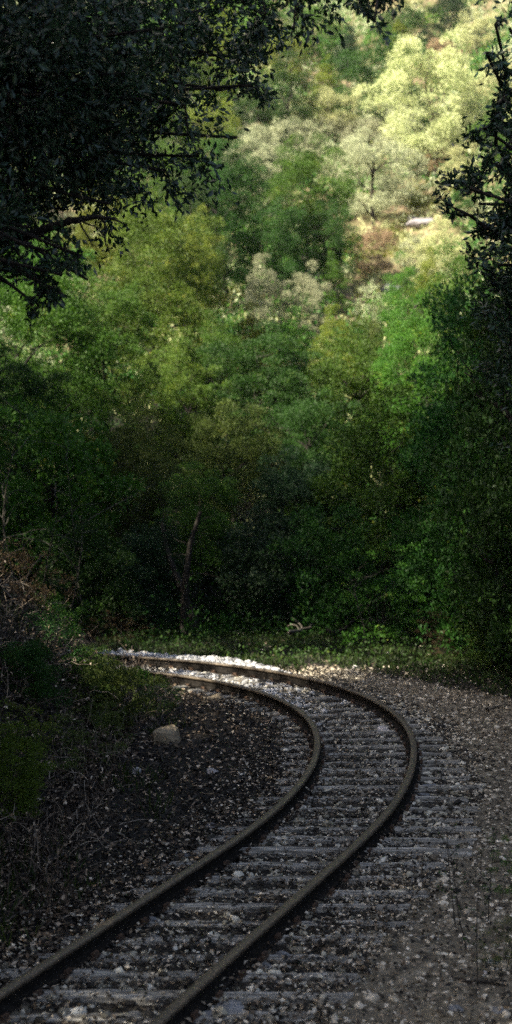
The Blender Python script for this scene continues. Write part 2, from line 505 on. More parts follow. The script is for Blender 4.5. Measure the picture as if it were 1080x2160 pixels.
# ballast between and beside the rails
x, y = scatter(40000, -3.4, 2.6, 5.5, 21)
td = track_dist(x, y)
m = (td < np.where(outer_side(x, y) < -.5, .78, 1.15) + .15 * R.normal(size=len(x))) & ~near_rail(x, y, .05)
x, y = sel(x, y, m)
m = ~on_sleeper(x, y) | (R.uniform(size=len(x)) < .3)
x, y = sel(x, y, m)
size = np.clip(R.lognormal(-4.1, .45, len(x)), .007, .055)
v, f = stones(x, y, gz(x, y) + .012 + size * .15 + on_sleeper(x, y) * .02, size)
tag(link('ballast_gravel', mesh('ballast_gravel', v, f), M['stone']), 'grey and brown ballast stones between and beside the rails', 'gravel', kind='stuff')
# path gravel, finer
x, y = scatter(64000, -.5, 4.2, 5.5, 19.5)
m = (outer_side(x, y) > .35) & (y < verge_y(x) + .12 + R.normal(size=len(x)) * .12)
x, y = sel(x, y, m)
m = ~on_sleeper(x, y)
x, y = sel(x, y, m)
size = np.clip(R.lognormal(-4.5, .5, len(x)), .006, .05)
v, f = stones(x, y, gz(x, y) + .012 + size * .1, size)
tag(link('path_gravel', mesh('path_gravel', v, f), M['pathstone']), 'fine stony gravel of the path right of the track', 'gravel', kind='stuff')
# the fresh white ballast outside the far part of the curve and between the rails there
x, y = scatter(60000, -3.2, 2.0, 15.5, 21.2)
os_ = outer_side(x, y)
far = sstep(.9, -.2, x) 
m = ((os_ > .06) & (os_ < (.62 + .1 * wob(x, y, .3)) * far + .02 * R.normal(size=len(x))))
m |= (os_ < -.1) & (os_ > -.95) & (R.uniform(size=len(x)) < .35 * sstep(1.2, -1.2, x))
x, y = sel(x, y, m)
size = np.clip(R.lognormal(-3.6, .35, len(x)), .012, .06)
hump = np.clip(outer_side(x, y), 0, .3)
v, f = stones(x, y, gz(x, y) + .02 + R.uniform(0, .1, len(x)) * (hump > .05), size)
tag(link('white_ballast', mesh('white_ballast', v, f), M['whitestone']), 'fresh white ballast heaped along the far outside of the curve', 'gravel', kind='stuff')

# leaf litter
def litter(n, x0, x1, y0, y1, test, ln=(.03, .06), up=.012):
    x, y = scatter(n, x0, x1, y0, y1)
    m = test(x, y); x, y = sel(x, y, m)
    k = len(x)
    a = R.uniform(0, 6.28, k)
    e = .01
    d = np.stack([np.cos(a), np.sin(a), R.normal(size=k) * .35], 1)
    nrm = np.stack([R.normal(size=k) * .5, R.normal(size=k) * .5, np.ones(k)], 1)
    L = R.uniform(*ln, k)
    pos = np.stack([x, y, gz(x, y) + up + R.uniform(0, .03, k)], 1) - d * L[:, None] * .5
    return leaves(pos, d, L, L * R.uniform(.4, .65, k), fold=R.uniform(-.2, .5, (k, 1)), flat_n=nrm)
def inside_test(x, y):
    o = outer_side(x, y)
    return (o < -1.0 + R.normal(size=len(x)) * .12) & ~near_rail(x, y, .045)
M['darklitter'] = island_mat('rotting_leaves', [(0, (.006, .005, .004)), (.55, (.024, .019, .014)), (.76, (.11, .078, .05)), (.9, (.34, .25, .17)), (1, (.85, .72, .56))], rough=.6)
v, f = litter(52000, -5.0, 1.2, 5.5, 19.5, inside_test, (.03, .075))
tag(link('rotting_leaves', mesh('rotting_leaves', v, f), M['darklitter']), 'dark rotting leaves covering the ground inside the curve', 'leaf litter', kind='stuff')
acc = Acc()
acc.add(*litter(80000, -3.4, 1.4, 5.5, 20.5, lambda x, y: (track_dist(x, y) < 1.3) & ~near_rail(x, y, .045) & (R.uniform(size=len(x)) < np.where(y < 14, .8, .35)) & (~on_sleeper(x, y) | (R.uniform(size=len(x)) < .33)), (.025, .05), .035))
acc.add(*litter(36000, -.5, 4.5, 5.5, 19.5, lambda x, y: (outer_side(x, y) > .2) & (R.uniform(size=len(x)) < .75), (.025, .05), .02))
acc.add(*litter(700, -1.5, 5.0, 16.0, 23.5, lambda x, y: (outer_side(x, y) > .7), (.04, .08), .05))
tag(link('leaf_litter', acc.mesh('leaf_litter'), M['litter']), 'brown fallen leaves strewn over the ground and track', 'leaf litter', kind='stuff')

def wander(p, d, n, step, rng, curl=.35, grav=0.0):
    pts = [np.array(p, float)]; d = np.array(d, float)
    for _ in range(n):
        d = unit(d + rng.normal(size=3) * curl + np.array([0, 0, grav])); pts.append(pts[-1] + d * step)
    return np.array(pts)

acc = Acc()
rt = np.random.default_rng(23)
for i in range(1500):
    if i < 850:
        x, y = rt.uniform(-4.2, -.7), rt.uniform(6.5, 18.5)
    else:
        x, y = rt.uniform(-1.5, 3.6), rt.uniform(6, 20)
    if near_rail(np.array([x]), np.array([y]), .15)[0]: continue
    onbank = x < -1.4
    a = rt.uniform(0, 6.28)
    d = (math.cos(a), math.sin(a), rt.uniform(.0, .9) if onbank and rt.uniform() < .5 else .05)
    st = rt.uniform(.03, .11) if onbank else rt.uniform(.012, .04)
    pts = wander((x, y, gz1(x, y) + .03), d, 5, st, rt, .3, -.06)
    pts[:, 2] = np.maximum(pts[:, 2], gz(pts[:, 0], pts[:, 1]) + .012)
    r0 = rt.uniform(.003, .009) if onbank else rt.uniform(.002, .005)
    acc.add(*tube(pts, np.linspace(r0, r0 * .4, 6), 3))
tag(link('twig_litter', acc.mesh('twig_litter'), M['twig']), 'dead twigs tangled on the bank and ground', 'twigs', kind='stuff')

# ------------------------------------------------------------------ plant prototypes
def crown_proto(seed, n_clump, per, shape, leaf=.036, clump_r=(.15, .27), A=1.0):
    """leaf cloud in a unit box: xy radius 1, z 0..1"""
    rng = np.random.default_rng(seed)
    P, D = [], []
    lobes = rng.uniform(0, 6.28, 3); amp = rng.uniform(.1, .28, 3)
    for i in range(int(n_clump * A ** .75)):
        for _ in range(50):
            th = rng.uniform(0, 6.28); h = rng.uniform(0, 1); rr = math.sqrt(rng.uniform(.12, 1))
            rad = shape(h) * (1 + sum(amp[k] * math.sin((k + 2) * th + lobes[k] + 3 * h) for k in range(3)))
            if rng.uniform() < .25 + .75 * rad: break
        c = np.array([math.cos(th) * rad * rr, math.sin(th) * rad * rr, h * A])
        cr = rng.uniform(*clump_r) * (1 if rng.uniform() < .8 else .55)
        c = c * np.array([1, 1, 1]) * (1 + (.16 if rng.uniform() < .25 else 0))
        k = int(per * (cr / .21) ** 2)
        u = unit(rng.normal(size=(k, 3)))
        u[:, 2] = np.where(rng.uniform(size=k) < .7, np.abs(u[:, 2]), u[:, 2])
        rad_ = cr * np.where(rng.uniform(size=k) < .06, rng.uniform(1, 1.5, k), rng.uniform(.35, 1.08, k) ** .6)
        p = c + u * rad_[:, None] * np.array([1, 1, .86])
        P.append(p); D.append(u + rng.normal(size=(k, 3)) * .7 + np.array([0, 0, .25]))
    p = np.concatenate(P); d = np.concatenate(D)
    p[:, 2] = np.where(p[:, 2] < 0, -p[:, 2] * .3, p[:, 2])
    L = leaf * rng.uniform(.7, 1.35, len(p))
    v, f = leaves(p, d, L, L * .55, rng=rng)
    return mesh('crown', v, f)

def s_round(h): return max(.12, math.sqrt(max(0, 1 - ((h - .45) / .56) ** 2)))
def s_broad(h): return max(.15, math.sqrt(max(0, 1 - ((h - .35) / .66) ** 2)) ** .7)
def s_up(h): return max(.1, (1 - h) ** .6 * min(1, .45 + 1.8 * h))
def s_shrub(h): return max(.12, math.sqrt(max(0, 1 - h ** 2.2)))
ASPECTS = (1.0, 1.7, 2.7)
def variants(seed, n, per, shape, **k):
    return [[crown_proto(seed + 10 * q + r, n, per, shape, A=a, **k) for q in range(2)] for r, a in enumerate(ASPECTS)]
PROTO = {
    'round': variants(101, 66, 330, s_round, clump_r=(.13, .26)), 'broad': variants(131, 74, 330, s_broad, clump_r=(.12, .25)), 'upright': variants(161, 80, 240, s_up, leaf=.045, clump_r=(.13, .24)),
    'shrub': variants(301, 64, 320, s_shrub, clump_r=(.13, .25)), 'fullround': variants(401, 100, 330, s_round, clump_r=(.13, .26)), 'fullbroad': variants(431, 115, 330, s_broad, clump_r=(.12, .26)),
    'thicket': variants(361, 85, 135, s_broad, leaf=.06, clump_r=(.15, .3)),
    'loose': variants(331, 60, 150, s_broad, clump_r=(.1, .2)),
}
def crown_of(kind, i, rxy, h):
    """the prototype whose proportions are nearest, and its z scale"""
    r = min(range(3), key=lambda k: abs(math.log(h / rxy / ASPECTS[k])))
    return PROTO[kind][r][i % 2], h / ASPECTS[r]

def trunk_proto(seed, lean=.08, limbs=8, r=.028):
    rng = np.random.default_rng(seed)
    acc = Acc()
    p = wander((0, 0, -.03), (rng.normal() * lean, rng.normal() * lean, 1), 9, .09, rng, .10, .1)
    acc.add(*tube(p, np.linspace(r, r * .35, 10), 7))
    for i in range(limbs):
        k = rng.integers(2, 9)
        a = rng.uniform(0, 6.28)
        q = wander(p[k], (math.cos(a), math.sin(a), rng.uniform(.3, 1.1)), 6, .065, rng, .22, .08)
        acc.add(*tube(q, np.linspace(r * .5, r * .1, 7), 5))
        for _ in range(2):
            kk = rng.integers(2, 6); a2 = a + rng.uniform(-1.2, 1.2)
            w = wander(q[kk], (math.cos(a2), math.sin(a2), rng.uniform(.1, .9)), 4, .05, rng, .25)
            acc.add(*tube(w, np.linspace(r * .22, r * .06, 5), 4))
    return acc.mesh('trunk', True)
TRUNK = [trunk_proto(s) for s in (201, 202, 203, 204)]
def stems_proto(seed, n=7):
    rng = np.random.default_rng(seed); acc = Acc()
    for i in range(n):
        a = rng.uniform(0, 6.28)
        q = wander((.04 * math.cos(a), .04 * math.sin(a), -.03), (math.cos(a) * .45, math.sin(a) * .45, 1), 8, .1, rng, .16, .05)
        acc.add(*tube(q, np.linspace(.013, .003, 9), 5))
    return acc.mesh('stem', True)
STEMS = [stems_proto(s) for s in (211, 212, 213)]

cnt = [0]
def plant(kind, mat, px, top, w, label, Y=None, base=None, cf=None, group=None, bark='bark', cat=None, name=None, xyz=None):
    """kind of crown, leaf material, column of the picture, row of its top, width in pixels, and its distance (or the row of its foot)"""
    if base is not None: Y = hit(px, base)[1]
    if Y < 50 and kind in ('round', 'broad'): kind = 'full' + kind
    p = at(px, top, Y)
    g = gz1(p[0], Y)
    h = max(p[2] - g, .25)
    wm = w / F * Y
    i = cnt[0]; cnt[0] += 1
    shr = kind == 'shrub' or name == 'shrub' or (kind == 'loose' and h < 2.2)
    if cf is None: cf = 1.0 if shr else .8
    e = empty(name or ('shrub' if shr else 'tree'), (p[0], Y, g), label, cat or ('shrub' if shr else 'tree'), group, (i * 2.399) % 6.283)
    t = link('stem' if shr else 'trunk', (STEMS if shr else TRUNK)[i % (3 if shr else 4)], M[bark], e)
    hs = h * (.8 if shr else .95); ws = max(wm * .5, h * .25) if shr else min(h * .8, wm * .85)
    t.scale = (ws, ws, hs)
    ch = h * cf
    pr, zs = crown_of(kind, i, wm * .43, ch * .93)
    c = link('crown', pr, M[mat], e)
    c.location = (0, 0, h - ch - (.05 * h if cf == 1 else 0)); c.scale = (wm * .43, wm * .43, zs)
    return e

# ------------------------------------------------------------------ trees and shrubs beyond the track
G1, G2, G3 = 'trees and bushes crowding behind the track', 'trees on the middle slope', 'trees high on the sunlit hillside'
# front row, just behind the grass verge
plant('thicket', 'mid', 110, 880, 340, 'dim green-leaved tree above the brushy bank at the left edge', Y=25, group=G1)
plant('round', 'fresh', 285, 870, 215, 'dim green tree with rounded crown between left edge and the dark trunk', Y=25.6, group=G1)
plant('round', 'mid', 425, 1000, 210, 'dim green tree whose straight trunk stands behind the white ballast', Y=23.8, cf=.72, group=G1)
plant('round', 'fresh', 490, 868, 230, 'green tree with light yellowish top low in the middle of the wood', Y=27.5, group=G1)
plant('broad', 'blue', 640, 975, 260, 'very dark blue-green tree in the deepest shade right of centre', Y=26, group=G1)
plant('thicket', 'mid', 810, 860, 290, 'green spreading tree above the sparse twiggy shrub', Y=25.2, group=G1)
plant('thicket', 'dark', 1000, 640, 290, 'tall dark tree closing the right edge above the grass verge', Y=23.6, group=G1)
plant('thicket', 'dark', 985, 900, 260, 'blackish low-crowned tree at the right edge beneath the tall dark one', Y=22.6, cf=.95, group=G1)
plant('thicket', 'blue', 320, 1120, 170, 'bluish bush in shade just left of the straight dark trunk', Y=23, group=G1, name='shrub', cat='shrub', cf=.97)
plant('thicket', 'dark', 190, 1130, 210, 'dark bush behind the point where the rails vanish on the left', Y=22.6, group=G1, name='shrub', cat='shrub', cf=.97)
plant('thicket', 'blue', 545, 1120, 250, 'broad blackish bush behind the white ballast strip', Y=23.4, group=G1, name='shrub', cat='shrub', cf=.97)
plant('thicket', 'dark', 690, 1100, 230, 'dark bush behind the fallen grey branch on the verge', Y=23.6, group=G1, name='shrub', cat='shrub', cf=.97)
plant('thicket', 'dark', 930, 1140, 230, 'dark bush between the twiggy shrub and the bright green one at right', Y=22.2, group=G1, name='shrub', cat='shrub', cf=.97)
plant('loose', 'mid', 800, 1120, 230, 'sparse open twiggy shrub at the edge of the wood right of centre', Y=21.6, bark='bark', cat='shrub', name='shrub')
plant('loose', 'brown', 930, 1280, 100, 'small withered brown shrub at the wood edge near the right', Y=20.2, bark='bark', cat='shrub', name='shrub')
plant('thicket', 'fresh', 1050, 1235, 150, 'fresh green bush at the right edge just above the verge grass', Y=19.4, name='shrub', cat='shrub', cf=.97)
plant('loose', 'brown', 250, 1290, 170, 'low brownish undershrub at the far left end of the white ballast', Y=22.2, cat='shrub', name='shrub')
# second row
plant('broad', 'mid', 90, 620, 330, 'broad dim green tree low on the left below the dark overhanging branches', Y=31, group=G1)
plant('broad', 'dark', 30, 760, 220, 'dark tree cut by the left edge with thin pale stems below', Y=28, bark='bark', group=G1)
plant('broad', 'golden', 325, 432, 290, 'large yellow-green tree left of centre with sunlit golden top', Y=36, group=G1)
plant('round', 'mid', 225, 610, 230, 'green tree in front of the large yellow-green one on its left side', Y=32.5, group=G1)
plant('round', 'golden', 370, 740, 200, 'yellow-topped bushy tree just below the large yellow-green one', Y=30, group=G1)
plant('broad', 'dark', 560, 705, 250, 'dark dome-shaped tree in the very centre of the photo', Y=30.5, group=G1)
plant('round', 'mid', 455, 680, 150, 'green tree squeezed between the dark central dome and the yellow-topped tree', Y=33, group=G1)
plant('broad', 'mid', 745, 715, 260, 'olive-green tree right of the dark central dome', Y=31, group=G1)
plant('round', 'mid', 955, 555, 220, 'lively green tree at right below the pale slope shrubs', Y=32, group=G1)
plant('round', 'mid', 865, 660, 190, 'green rounded tree left of the lively green one on the right', Y=29.5, group=G1)
plant('round', 'dark', 1040, 560, 160, 'dark green crown at the right edge beside the lively green tree', Y=30, group=G1)
plant('round', 'dark', 660, 840, 200, 'dark crown below the olive-green tree and right of centre', Y=28.6, group=G1)
plant('shrub', 'yellow', 530, 648, 120, 'yellowish bush at the left end of the sunlit hedge-like row', Y=37, group=G2)
plant('shrub', 'mid', 620, 660, 130, 'green bush second from left in the sunlit hedge-like row', Y=37.4, group=G2)
plant('shrub', 'yellow', 705, 652, 130, 'yellow-green bush third from left in the sunlit hedge-like row', Y=37, group=G2)
plant('shrub', 'fresh', 785, 655, 130, 'bright green bush at the right end of the hedge-like row under the pale shrub', Y=37.5, group=G2)
# middle slope
plant('broad', 'dark', 480, 328, 190, 'dark tree left of the big round green tree on the middle slope', Y=45, group=G2)
plant('round', 'mid', 640, 316, 200, 'big round green tree in front of the pale olive tree on the slope', Y=47, group=G2)
plant('round', 'dark', 690, 430, 110, 'small dark tree at the lower right foot of the big round green tree', Y=46, group=G2)
plant('round', 'dark', 600, 440, 130, 'dark tree below the big round green tree on its left', Y=44, group=G2)
plant('round', 'yellow', 415, 462, 130, 'yellow-green tree touching the right side of the large golden-topped tree', Y=40, group=G2)
plant('round', 'dark', 400, 370, 140, 'dark tree directly behind the golden top of the large yellow-green tree', Y=43, group=G2)
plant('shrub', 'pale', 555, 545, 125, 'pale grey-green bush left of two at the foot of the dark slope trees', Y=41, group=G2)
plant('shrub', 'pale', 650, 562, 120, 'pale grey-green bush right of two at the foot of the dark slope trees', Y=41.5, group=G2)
plant('shrub', 'mid', 700, 535, 90, 'small green bush between the pale bushes and the tan clearing', Y=44, group=G2)
plant('loose', 'pale', 782, 588, 85, 'bleached dry shrub at the bottom of the tan clearing', Y=42, cat='shrub', name='shrub', bark='palebark')
plant('shrub', 'paleyellow', 930, 470, 150, 'light yellow-green bush right of the tan clearing', Y=46, group=G2)
plant('shrub', 'mid', 850, 545, 110, 'olive bush at the right side of the tan clearing', Y=42, group=G2)
plant('shrub', 'yellow', 905, 530, 100, 'yellowish bush under the light yellow-green one right of the clearing', Y=43, group=G2)
plant('broad', 'mid', 60, 480, 260, 'green tree behind the dark bare limb at the left edge', Y=44, group=G2)
plant('round', 'yellow', 210, 398, 150, 'yellow-green tree seen just above the dark bare limb', Y=47, group=G2)
plant('round', 'mid', 300, 360, 150, 'green tree above and behind the golden-topped one, under the overhanging leaves', Y=50, group=G2)
# upper hillside
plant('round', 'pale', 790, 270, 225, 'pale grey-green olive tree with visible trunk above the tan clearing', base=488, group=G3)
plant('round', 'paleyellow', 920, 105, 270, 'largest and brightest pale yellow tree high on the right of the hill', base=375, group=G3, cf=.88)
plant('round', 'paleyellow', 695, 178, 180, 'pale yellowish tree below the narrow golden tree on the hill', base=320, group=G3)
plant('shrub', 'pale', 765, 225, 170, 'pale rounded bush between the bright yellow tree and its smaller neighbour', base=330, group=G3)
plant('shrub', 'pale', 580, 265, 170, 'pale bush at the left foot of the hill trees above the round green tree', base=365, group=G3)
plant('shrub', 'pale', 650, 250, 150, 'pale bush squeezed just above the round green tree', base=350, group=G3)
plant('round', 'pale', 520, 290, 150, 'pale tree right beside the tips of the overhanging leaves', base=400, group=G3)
plant('shrub', 'blue', 880, 275, 60, 'dark bush in the gully right of the pale olive tree', base=370, group=G3)
plant('shrub', 'dry', 925, 305, 90, 'reddish-brown dry bush on the slope below the brightest tree', base=365, group=G3)
plant('shrub', 'yellow', 886, 388, 60, 'small vivid yellow-green bush right of the pale olive tree', base=445, group=G3)
plant('shrub', 'dark', 975, 385, 90, 'dark green bush on the slope behind the right-hand leafy branches', base=480, group=G3)
plant('shrub', 'paleyellow', 975, 300, 100, 'light bush below the brightest tree near the right-hand branches', base=390, group=G3)
plant('broad', 'dark', 800, 95, 230, 'broad dark green tree left of the brightest yellow tree', base=325, group=G3)
plant('round', 'dark', 600, 130, 140, 'dark green tree on the hill right beside the overhanging leaves', base=325, group=G3)
plant('upright', 'yellow', 690, 125, 75, 'narrow golden tree standing between two dark green ones', base=290, group=G3)
plant('round', 'dark', 540, 190, 120, 'dark tree half hidden by the tips of the overhanging leaves', base=340, group=G3)
plant('round', 'yellow', 600, 60, 120, 'yellow-green tree above the dark one beside the overhanging leaves', base=200, group=G3)
plant('upright', 'blue', 735, 62, 80, 'dark bluish pointed tree above the narrow golden one', base=190, group=G3)
plant('upright', 'yellow', 842, 45, 70, 'pointed golden tree standing up behind the broad dark green one', base=150, group=G3)
plant('round', 'mid', 660, 18, 120, 'olive tree near the top edge left of the dangling sprig', base=150, group=G3)
plant('round', 'dark', 850, 5, 130, 'green tree near the top edge right of the dangling sprig', base=120, group=G3)
plant('round', 'blue', 945, -5, 120, 'dark blue-green tree high up by the top right corner', base=95, group=G3)
plant('shrub', 'blue', 900, 60, 80, 'small dark blue-green bush below the one by the top right corner', base=125, group=G3)
plant('shrub', 'paleyellow', 1010, 20, 110, 'pale bush in the top right corner behind the leafy sprays', base=110, group=G3)
plant('shrub', 'dry', 930, 85, 110, 'brownish pink bush just above the brightest yellow tree', base=150, group=G3)
plant('shrub', 'paleyellow', 1040, 120, 120, 'pale yellow bush behind the topmost leafy sprays on the right', base=230, group=G3)
plant('round', 'mid', 1045, 240, 120, 'green tree behind the leafy sprays at the middle of the right edge', base=370, group=G3)
plant('round', 'dark', 480, 300, 150, 'dark green tree on the slope directly above the dark tree beside the round green one', Y=56, group=G2)
plant('round', 'mid', 380, 300, 150, 'green tree under the lowest tips of the overhanging leaves', Y=56, group=G2)
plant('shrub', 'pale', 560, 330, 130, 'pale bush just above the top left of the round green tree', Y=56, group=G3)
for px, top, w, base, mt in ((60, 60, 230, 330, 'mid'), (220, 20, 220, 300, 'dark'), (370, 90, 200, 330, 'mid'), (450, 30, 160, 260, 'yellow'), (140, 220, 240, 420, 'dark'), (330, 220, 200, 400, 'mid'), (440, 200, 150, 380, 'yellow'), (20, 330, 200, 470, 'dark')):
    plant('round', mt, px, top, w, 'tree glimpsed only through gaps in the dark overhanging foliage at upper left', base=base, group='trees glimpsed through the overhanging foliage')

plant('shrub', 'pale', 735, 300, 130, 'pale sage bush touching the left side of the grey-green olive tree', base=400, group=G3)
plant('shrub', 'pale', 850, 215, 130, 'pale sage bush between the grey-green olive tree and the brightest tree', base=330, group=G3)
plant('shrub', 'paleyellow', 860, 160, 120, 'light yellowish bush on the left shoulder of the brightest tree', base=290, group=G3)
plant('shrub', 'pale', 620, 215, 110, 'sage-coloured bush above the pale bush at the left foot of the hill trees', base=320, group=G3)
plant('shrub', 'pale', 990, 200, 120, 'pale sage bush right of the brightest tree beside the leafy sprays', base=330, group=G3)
plant('shrub', 'dry', 800, 480, 90, 'pinkish brown dry bush below the trunk of the grey-green olive tree', base=530, group=G3)
plant('shrub', 'pale', 870, 500, 90, 'small pale bush in the middle of the tan clearing', base=560, group=G3)
plant('shrub', 'dry', 790, 540, 110, 'low brown bush lying across the tan clearing', base=590, group=G3)
plant('shrub', 'yellow', 745, 500, 60, 'small yellowish bush at the left side of the tan clearing', base=550, group=G3)

# tall left-hand trees, mostly out of view, added to shade track and wood
for x, y, h in ((-9, 2, 9), (-11, 8, 9), (-9.6, 10.9, 13), (-9.5, 15.9, 15), (-9.5, 20.1, 12.5), (-10.5, 24.6, 10), (-14, 4, 9), (-9.2, 5.6, 11), (-19, 20, 9), (-8, -6, 10), (-13, -4, 10), (-3, -10, 11), (-8, -14, 11), (-18, 24, 9)):
    g = gz1(x, y); i = cnt[0]; cnt[0] += 1
    e = empty('tree', (x, y, g), 'tall evergreen tree added out of view on the left to shade the track', 'tree', 'shade trees added on the left side of the valley', i * 2.1)
    t = link('trunk', TRUNK[i % 4], M['bark'], e); t.scale = (h * .8, h * .8, h * .95)
    lo = .49 if h > 14 else .15  # the tallest crown starts high, shaped to let a sun patch through below
    pr, zs = crown_of('fullbroad', i, h * (.36 if h < 11 else .26), h * (.95 - lo)); c = link('crown', pr, M['dark'], e); c.location = (0, 0, h * lo); c.scale = (h * (.36 if h < 11 else .26), h * (.36 if h < 11 else .26), zs)

rq = np.random.default_rng(12)
for side, n_, lab, grp in ((-1, 20, 'rounded green tree on the left flank of the valley beyond the bend', 'trees on the left flank of the valley'), (1, 26, 'rounded green tree on the right flank of the valley beside the path', 'trees on the right flank of the valley')):
    for k in range(n_):
        if side < 0:
            y = rq.uniform(25, 60); x = -(.23 * y + rq.uniform(1.8, 14)); h = rq.uniform(3.2, 5)
        else:
            y = rq.uniform(8, 58); x = max(.23 * y + rq.uniform(2.2, 13), 6.8); h = rq.uniform(4, 7)
        g = gz1(x, y); i = cnt[0]; cnt[0] += 1
        e = empty('tree', (x, y, g), lab, 'tree', grp, i * 2.1)
        t = link('trunk', TRUNK[i % 4], M['bark'], e); t.scale = (h * .7, h * .7, h * .95)
        pr, zs = crown_of('fullbroad', i, h * .42, h * .86); c = link('crown', pr, M[('dark', 'mid', 'blue')[i % 3]], e); c.location = (0, 0, h * .1); c.scale = (h * .42, h * .42, zs)

# far woodland on the crest, one mass
rw = np.random.default_rng(77)
acc = Acc()
for i in range(150):
    Y = rw.uniform(84, 150); X = rw.uniform(-.42, .42) * Y
    if Y < 100 and X > 0: continue
    r = rw.uniform(2, 4.2); k = 700
    u = unit(rw.normal(size=(k, 3))); u[:, 2] = np.abs(u[:, 2]) - .2
    p = np.array([X, Y, gz1(X, Y) + r * .7]) + u * r * rw.uniform(.5, 1.1, (k, 1)) * (1 + .3 * np.sin(u[:, :1] * 5 + i))
    acc.add(*leaves(p, u + rw.normal(size=(k, 3)), rw.uniform(.25, .6, k), .25, rng=rw))
tag(link('far_woodland', acc.mesh('far_woodland'), M['mid']), 'woodland covering the top of the hill', 'woodland', kind='stuff')

# low scrub over the hillside
acc = Acc(); acd = Acc()
for i in range(2600):
    Y = 27 + 75 * rw.uniform() ** 1.1; X = rw.uniform(-.5, .5) * Y
    r = rw.uniform(.15, .6) * (1 + Y / 120); k = 60
    u = unit(rw.normal(size=(k, 3))); u[:, 2] = np.abs(u[:, 2])
    p = np.array([X, Y, 0]) + u * r * rw.uniform(.4, 1.1, (k, 1)) * np.array([1, 1, .8])
    p[:, 2] += gz(p[:, 0], p[:, 1])
    (acc if rw.uniform() < .55 else acd).add(*leaves(p, u + rw.normal(size=(k, 3)) * .5 + np.array([0, 0, .6]), rw.uniform(.08, .24, k) * (1 + Y / 120), .06, rng=rw))
tag(link('hillside_scrub', acc.mesh('hillside_scrub'), M['paleyellow']), 'dry tan grass tufts over the sunlit hillside', 'scrub', kind='stuff')
tag(link('low_undergrowth', acd.mesh('low_undergrowth'), M['yellow']), 'low green scrub over the sunlit hillside', 'scrub', kind='stuff')

# taller thicket filling the gaps of the hillside, leaving the tan clearing open
for nm, mt, lab, n_, s_ in (('oak_scrub', 'mid', 'olive-green thicket filling the gaps between the hillside trees', 640, 5), ('dark_thicket', 'dark', 'dark thicket filling the hollows of the hillside', 400, 6), ('pale_scrub', 'pale', 'pale grey-green scrub between the hillside trees', 320, 8)):
    acc = Acc(); r2 = np.random.default_rng(s_)
    done = 0
    while done < n_:
        Y = 36 + 66 * r2.uniform(); X = r2.uniform(-.46, .46) * Y
        px_, py_ = px_of((X, Y, gz1(X, Y)))
        if (725 < px_ < 915 and 455 < py_ < 640) or (880 < px_ < 960 and 300 < py_ < 400): continue
        done += 1
        r = r2.uniform(.5, 1.25) * (.6 + Y / 110); k = 260
        u = unit(r2.normal(size=(k, 3))); u[:, 2] = np.abs(u[:, 2])
        u = u * (1 + .3 * np.sin(u[:, :1] * 6 + done) * np.cos(u[:, 1:2] * 5))
        p = np.array([X, Y, 0]) + u * r * r2.uniform(.5, 1.05, (k, 1)) * np.array([1, 1, 1.15])
        p[:, 2] += gz(p[:, 0], p[:, 1])
        acc.add(*leaves(p, u + r2.normal(size=(k, 3)) * .8 + np.array([0, 0, .3]), r2.uniform(.08, .2, k) * (.5 + Y / 90), .07 * (.5 + Y / 90), rng=r2))
    tag(link(nm, acc.mesh(nm), M[mt]), lab, 'scrub', kind='stuff')

# dark undergrowth at the foot of the wood
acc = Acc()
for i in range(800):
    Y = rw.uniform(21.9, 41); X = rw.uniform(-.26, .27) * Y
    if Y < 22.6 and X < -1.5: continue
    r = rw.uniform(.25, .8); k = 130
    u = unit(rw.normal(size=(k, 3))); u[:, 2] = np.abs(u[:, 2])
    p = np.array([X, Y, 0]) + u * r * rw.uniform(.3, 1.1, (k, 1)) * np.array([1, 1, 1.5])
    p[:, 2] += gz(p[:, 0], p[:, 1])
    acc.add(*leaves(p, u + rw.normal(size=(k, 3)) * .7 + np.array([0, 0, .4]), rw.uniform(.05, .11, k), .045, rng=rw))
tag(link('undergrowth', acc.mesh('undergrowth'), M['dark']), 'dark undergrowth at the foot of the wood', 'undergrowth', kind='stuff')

# ------------------------------------------------------------------ overhanging tree at the upper left, close to the camera
rf = np.random.default_rng(31)
def leafy(blobs, root, leaf, rng, limb_r=.03, twig_r=.01, droop=-.15, mat='glossy', per=1.0, squash=.8):
    """blobs: (centre, radius, leaf count); limbs run from root to each blob, twigs and leaves fill it"""
    wood = Acc(); P = []; D = []
    for c, r, k in blobs:
        c = np.asarray(c, float)
        n = 9
        s = np.linspace(0, 1, n)[:, None]
        mid = (root + c) / 2 + np.array([rng.normal() * .3, rng.normal() * .3, .25 * np.linalg.norm(c - root) * .4])
        q = (1 - s) ** 2 * root + 2 * s * (1 - s) * mid + s * s * c
        q[1:-1] += rng.normal(size=(n - 2, 3)) * .03
        wood.add(*tube(q, np.linspace(limb_r, limb_r * .35, n), 7))
        nt_ = max(5, int(r * 22))
        for _ in range(nt_):
            d = unit(rng.normal(size=3) + np.array([0, 0, droop]))
            w = wander(q[rng.integers(5, n)], d, 6, r * .2, rng, .28, droop * .4)
            wood.add(*tube(w, np.linspace(twig_r * .7, twig_r * .2, 7), 4))
            kk = max(4, int(k * per / nt_))
            t = rng.uniform(1, 6, kk); i0 = np.clip(t.astype(int), 0, 5)
            base = w[i0] + (w[np.minimum(i0 + 1, 6)] - w[i0]) * (t - i0)[:, None] + rng.normal(size=(kk, 3)) * r * .09
            P.append(base); D.append((w[np.minimum(i0 + 1, 6)] - w[i0]) / (r * .2) * .7 + rng.normal(size=(kk, 3)) * .75 + np.array([0, 0, droop]))
    P = np.concatenate(P); D = np.concatenate(D)
    L = leaf * rng.uniform(.7, 1.35, len(P))
    v, f = leaves(P, D, L, L * .42, fold=.18, rng=rng)
    return wood, mesh('crown', v, f)

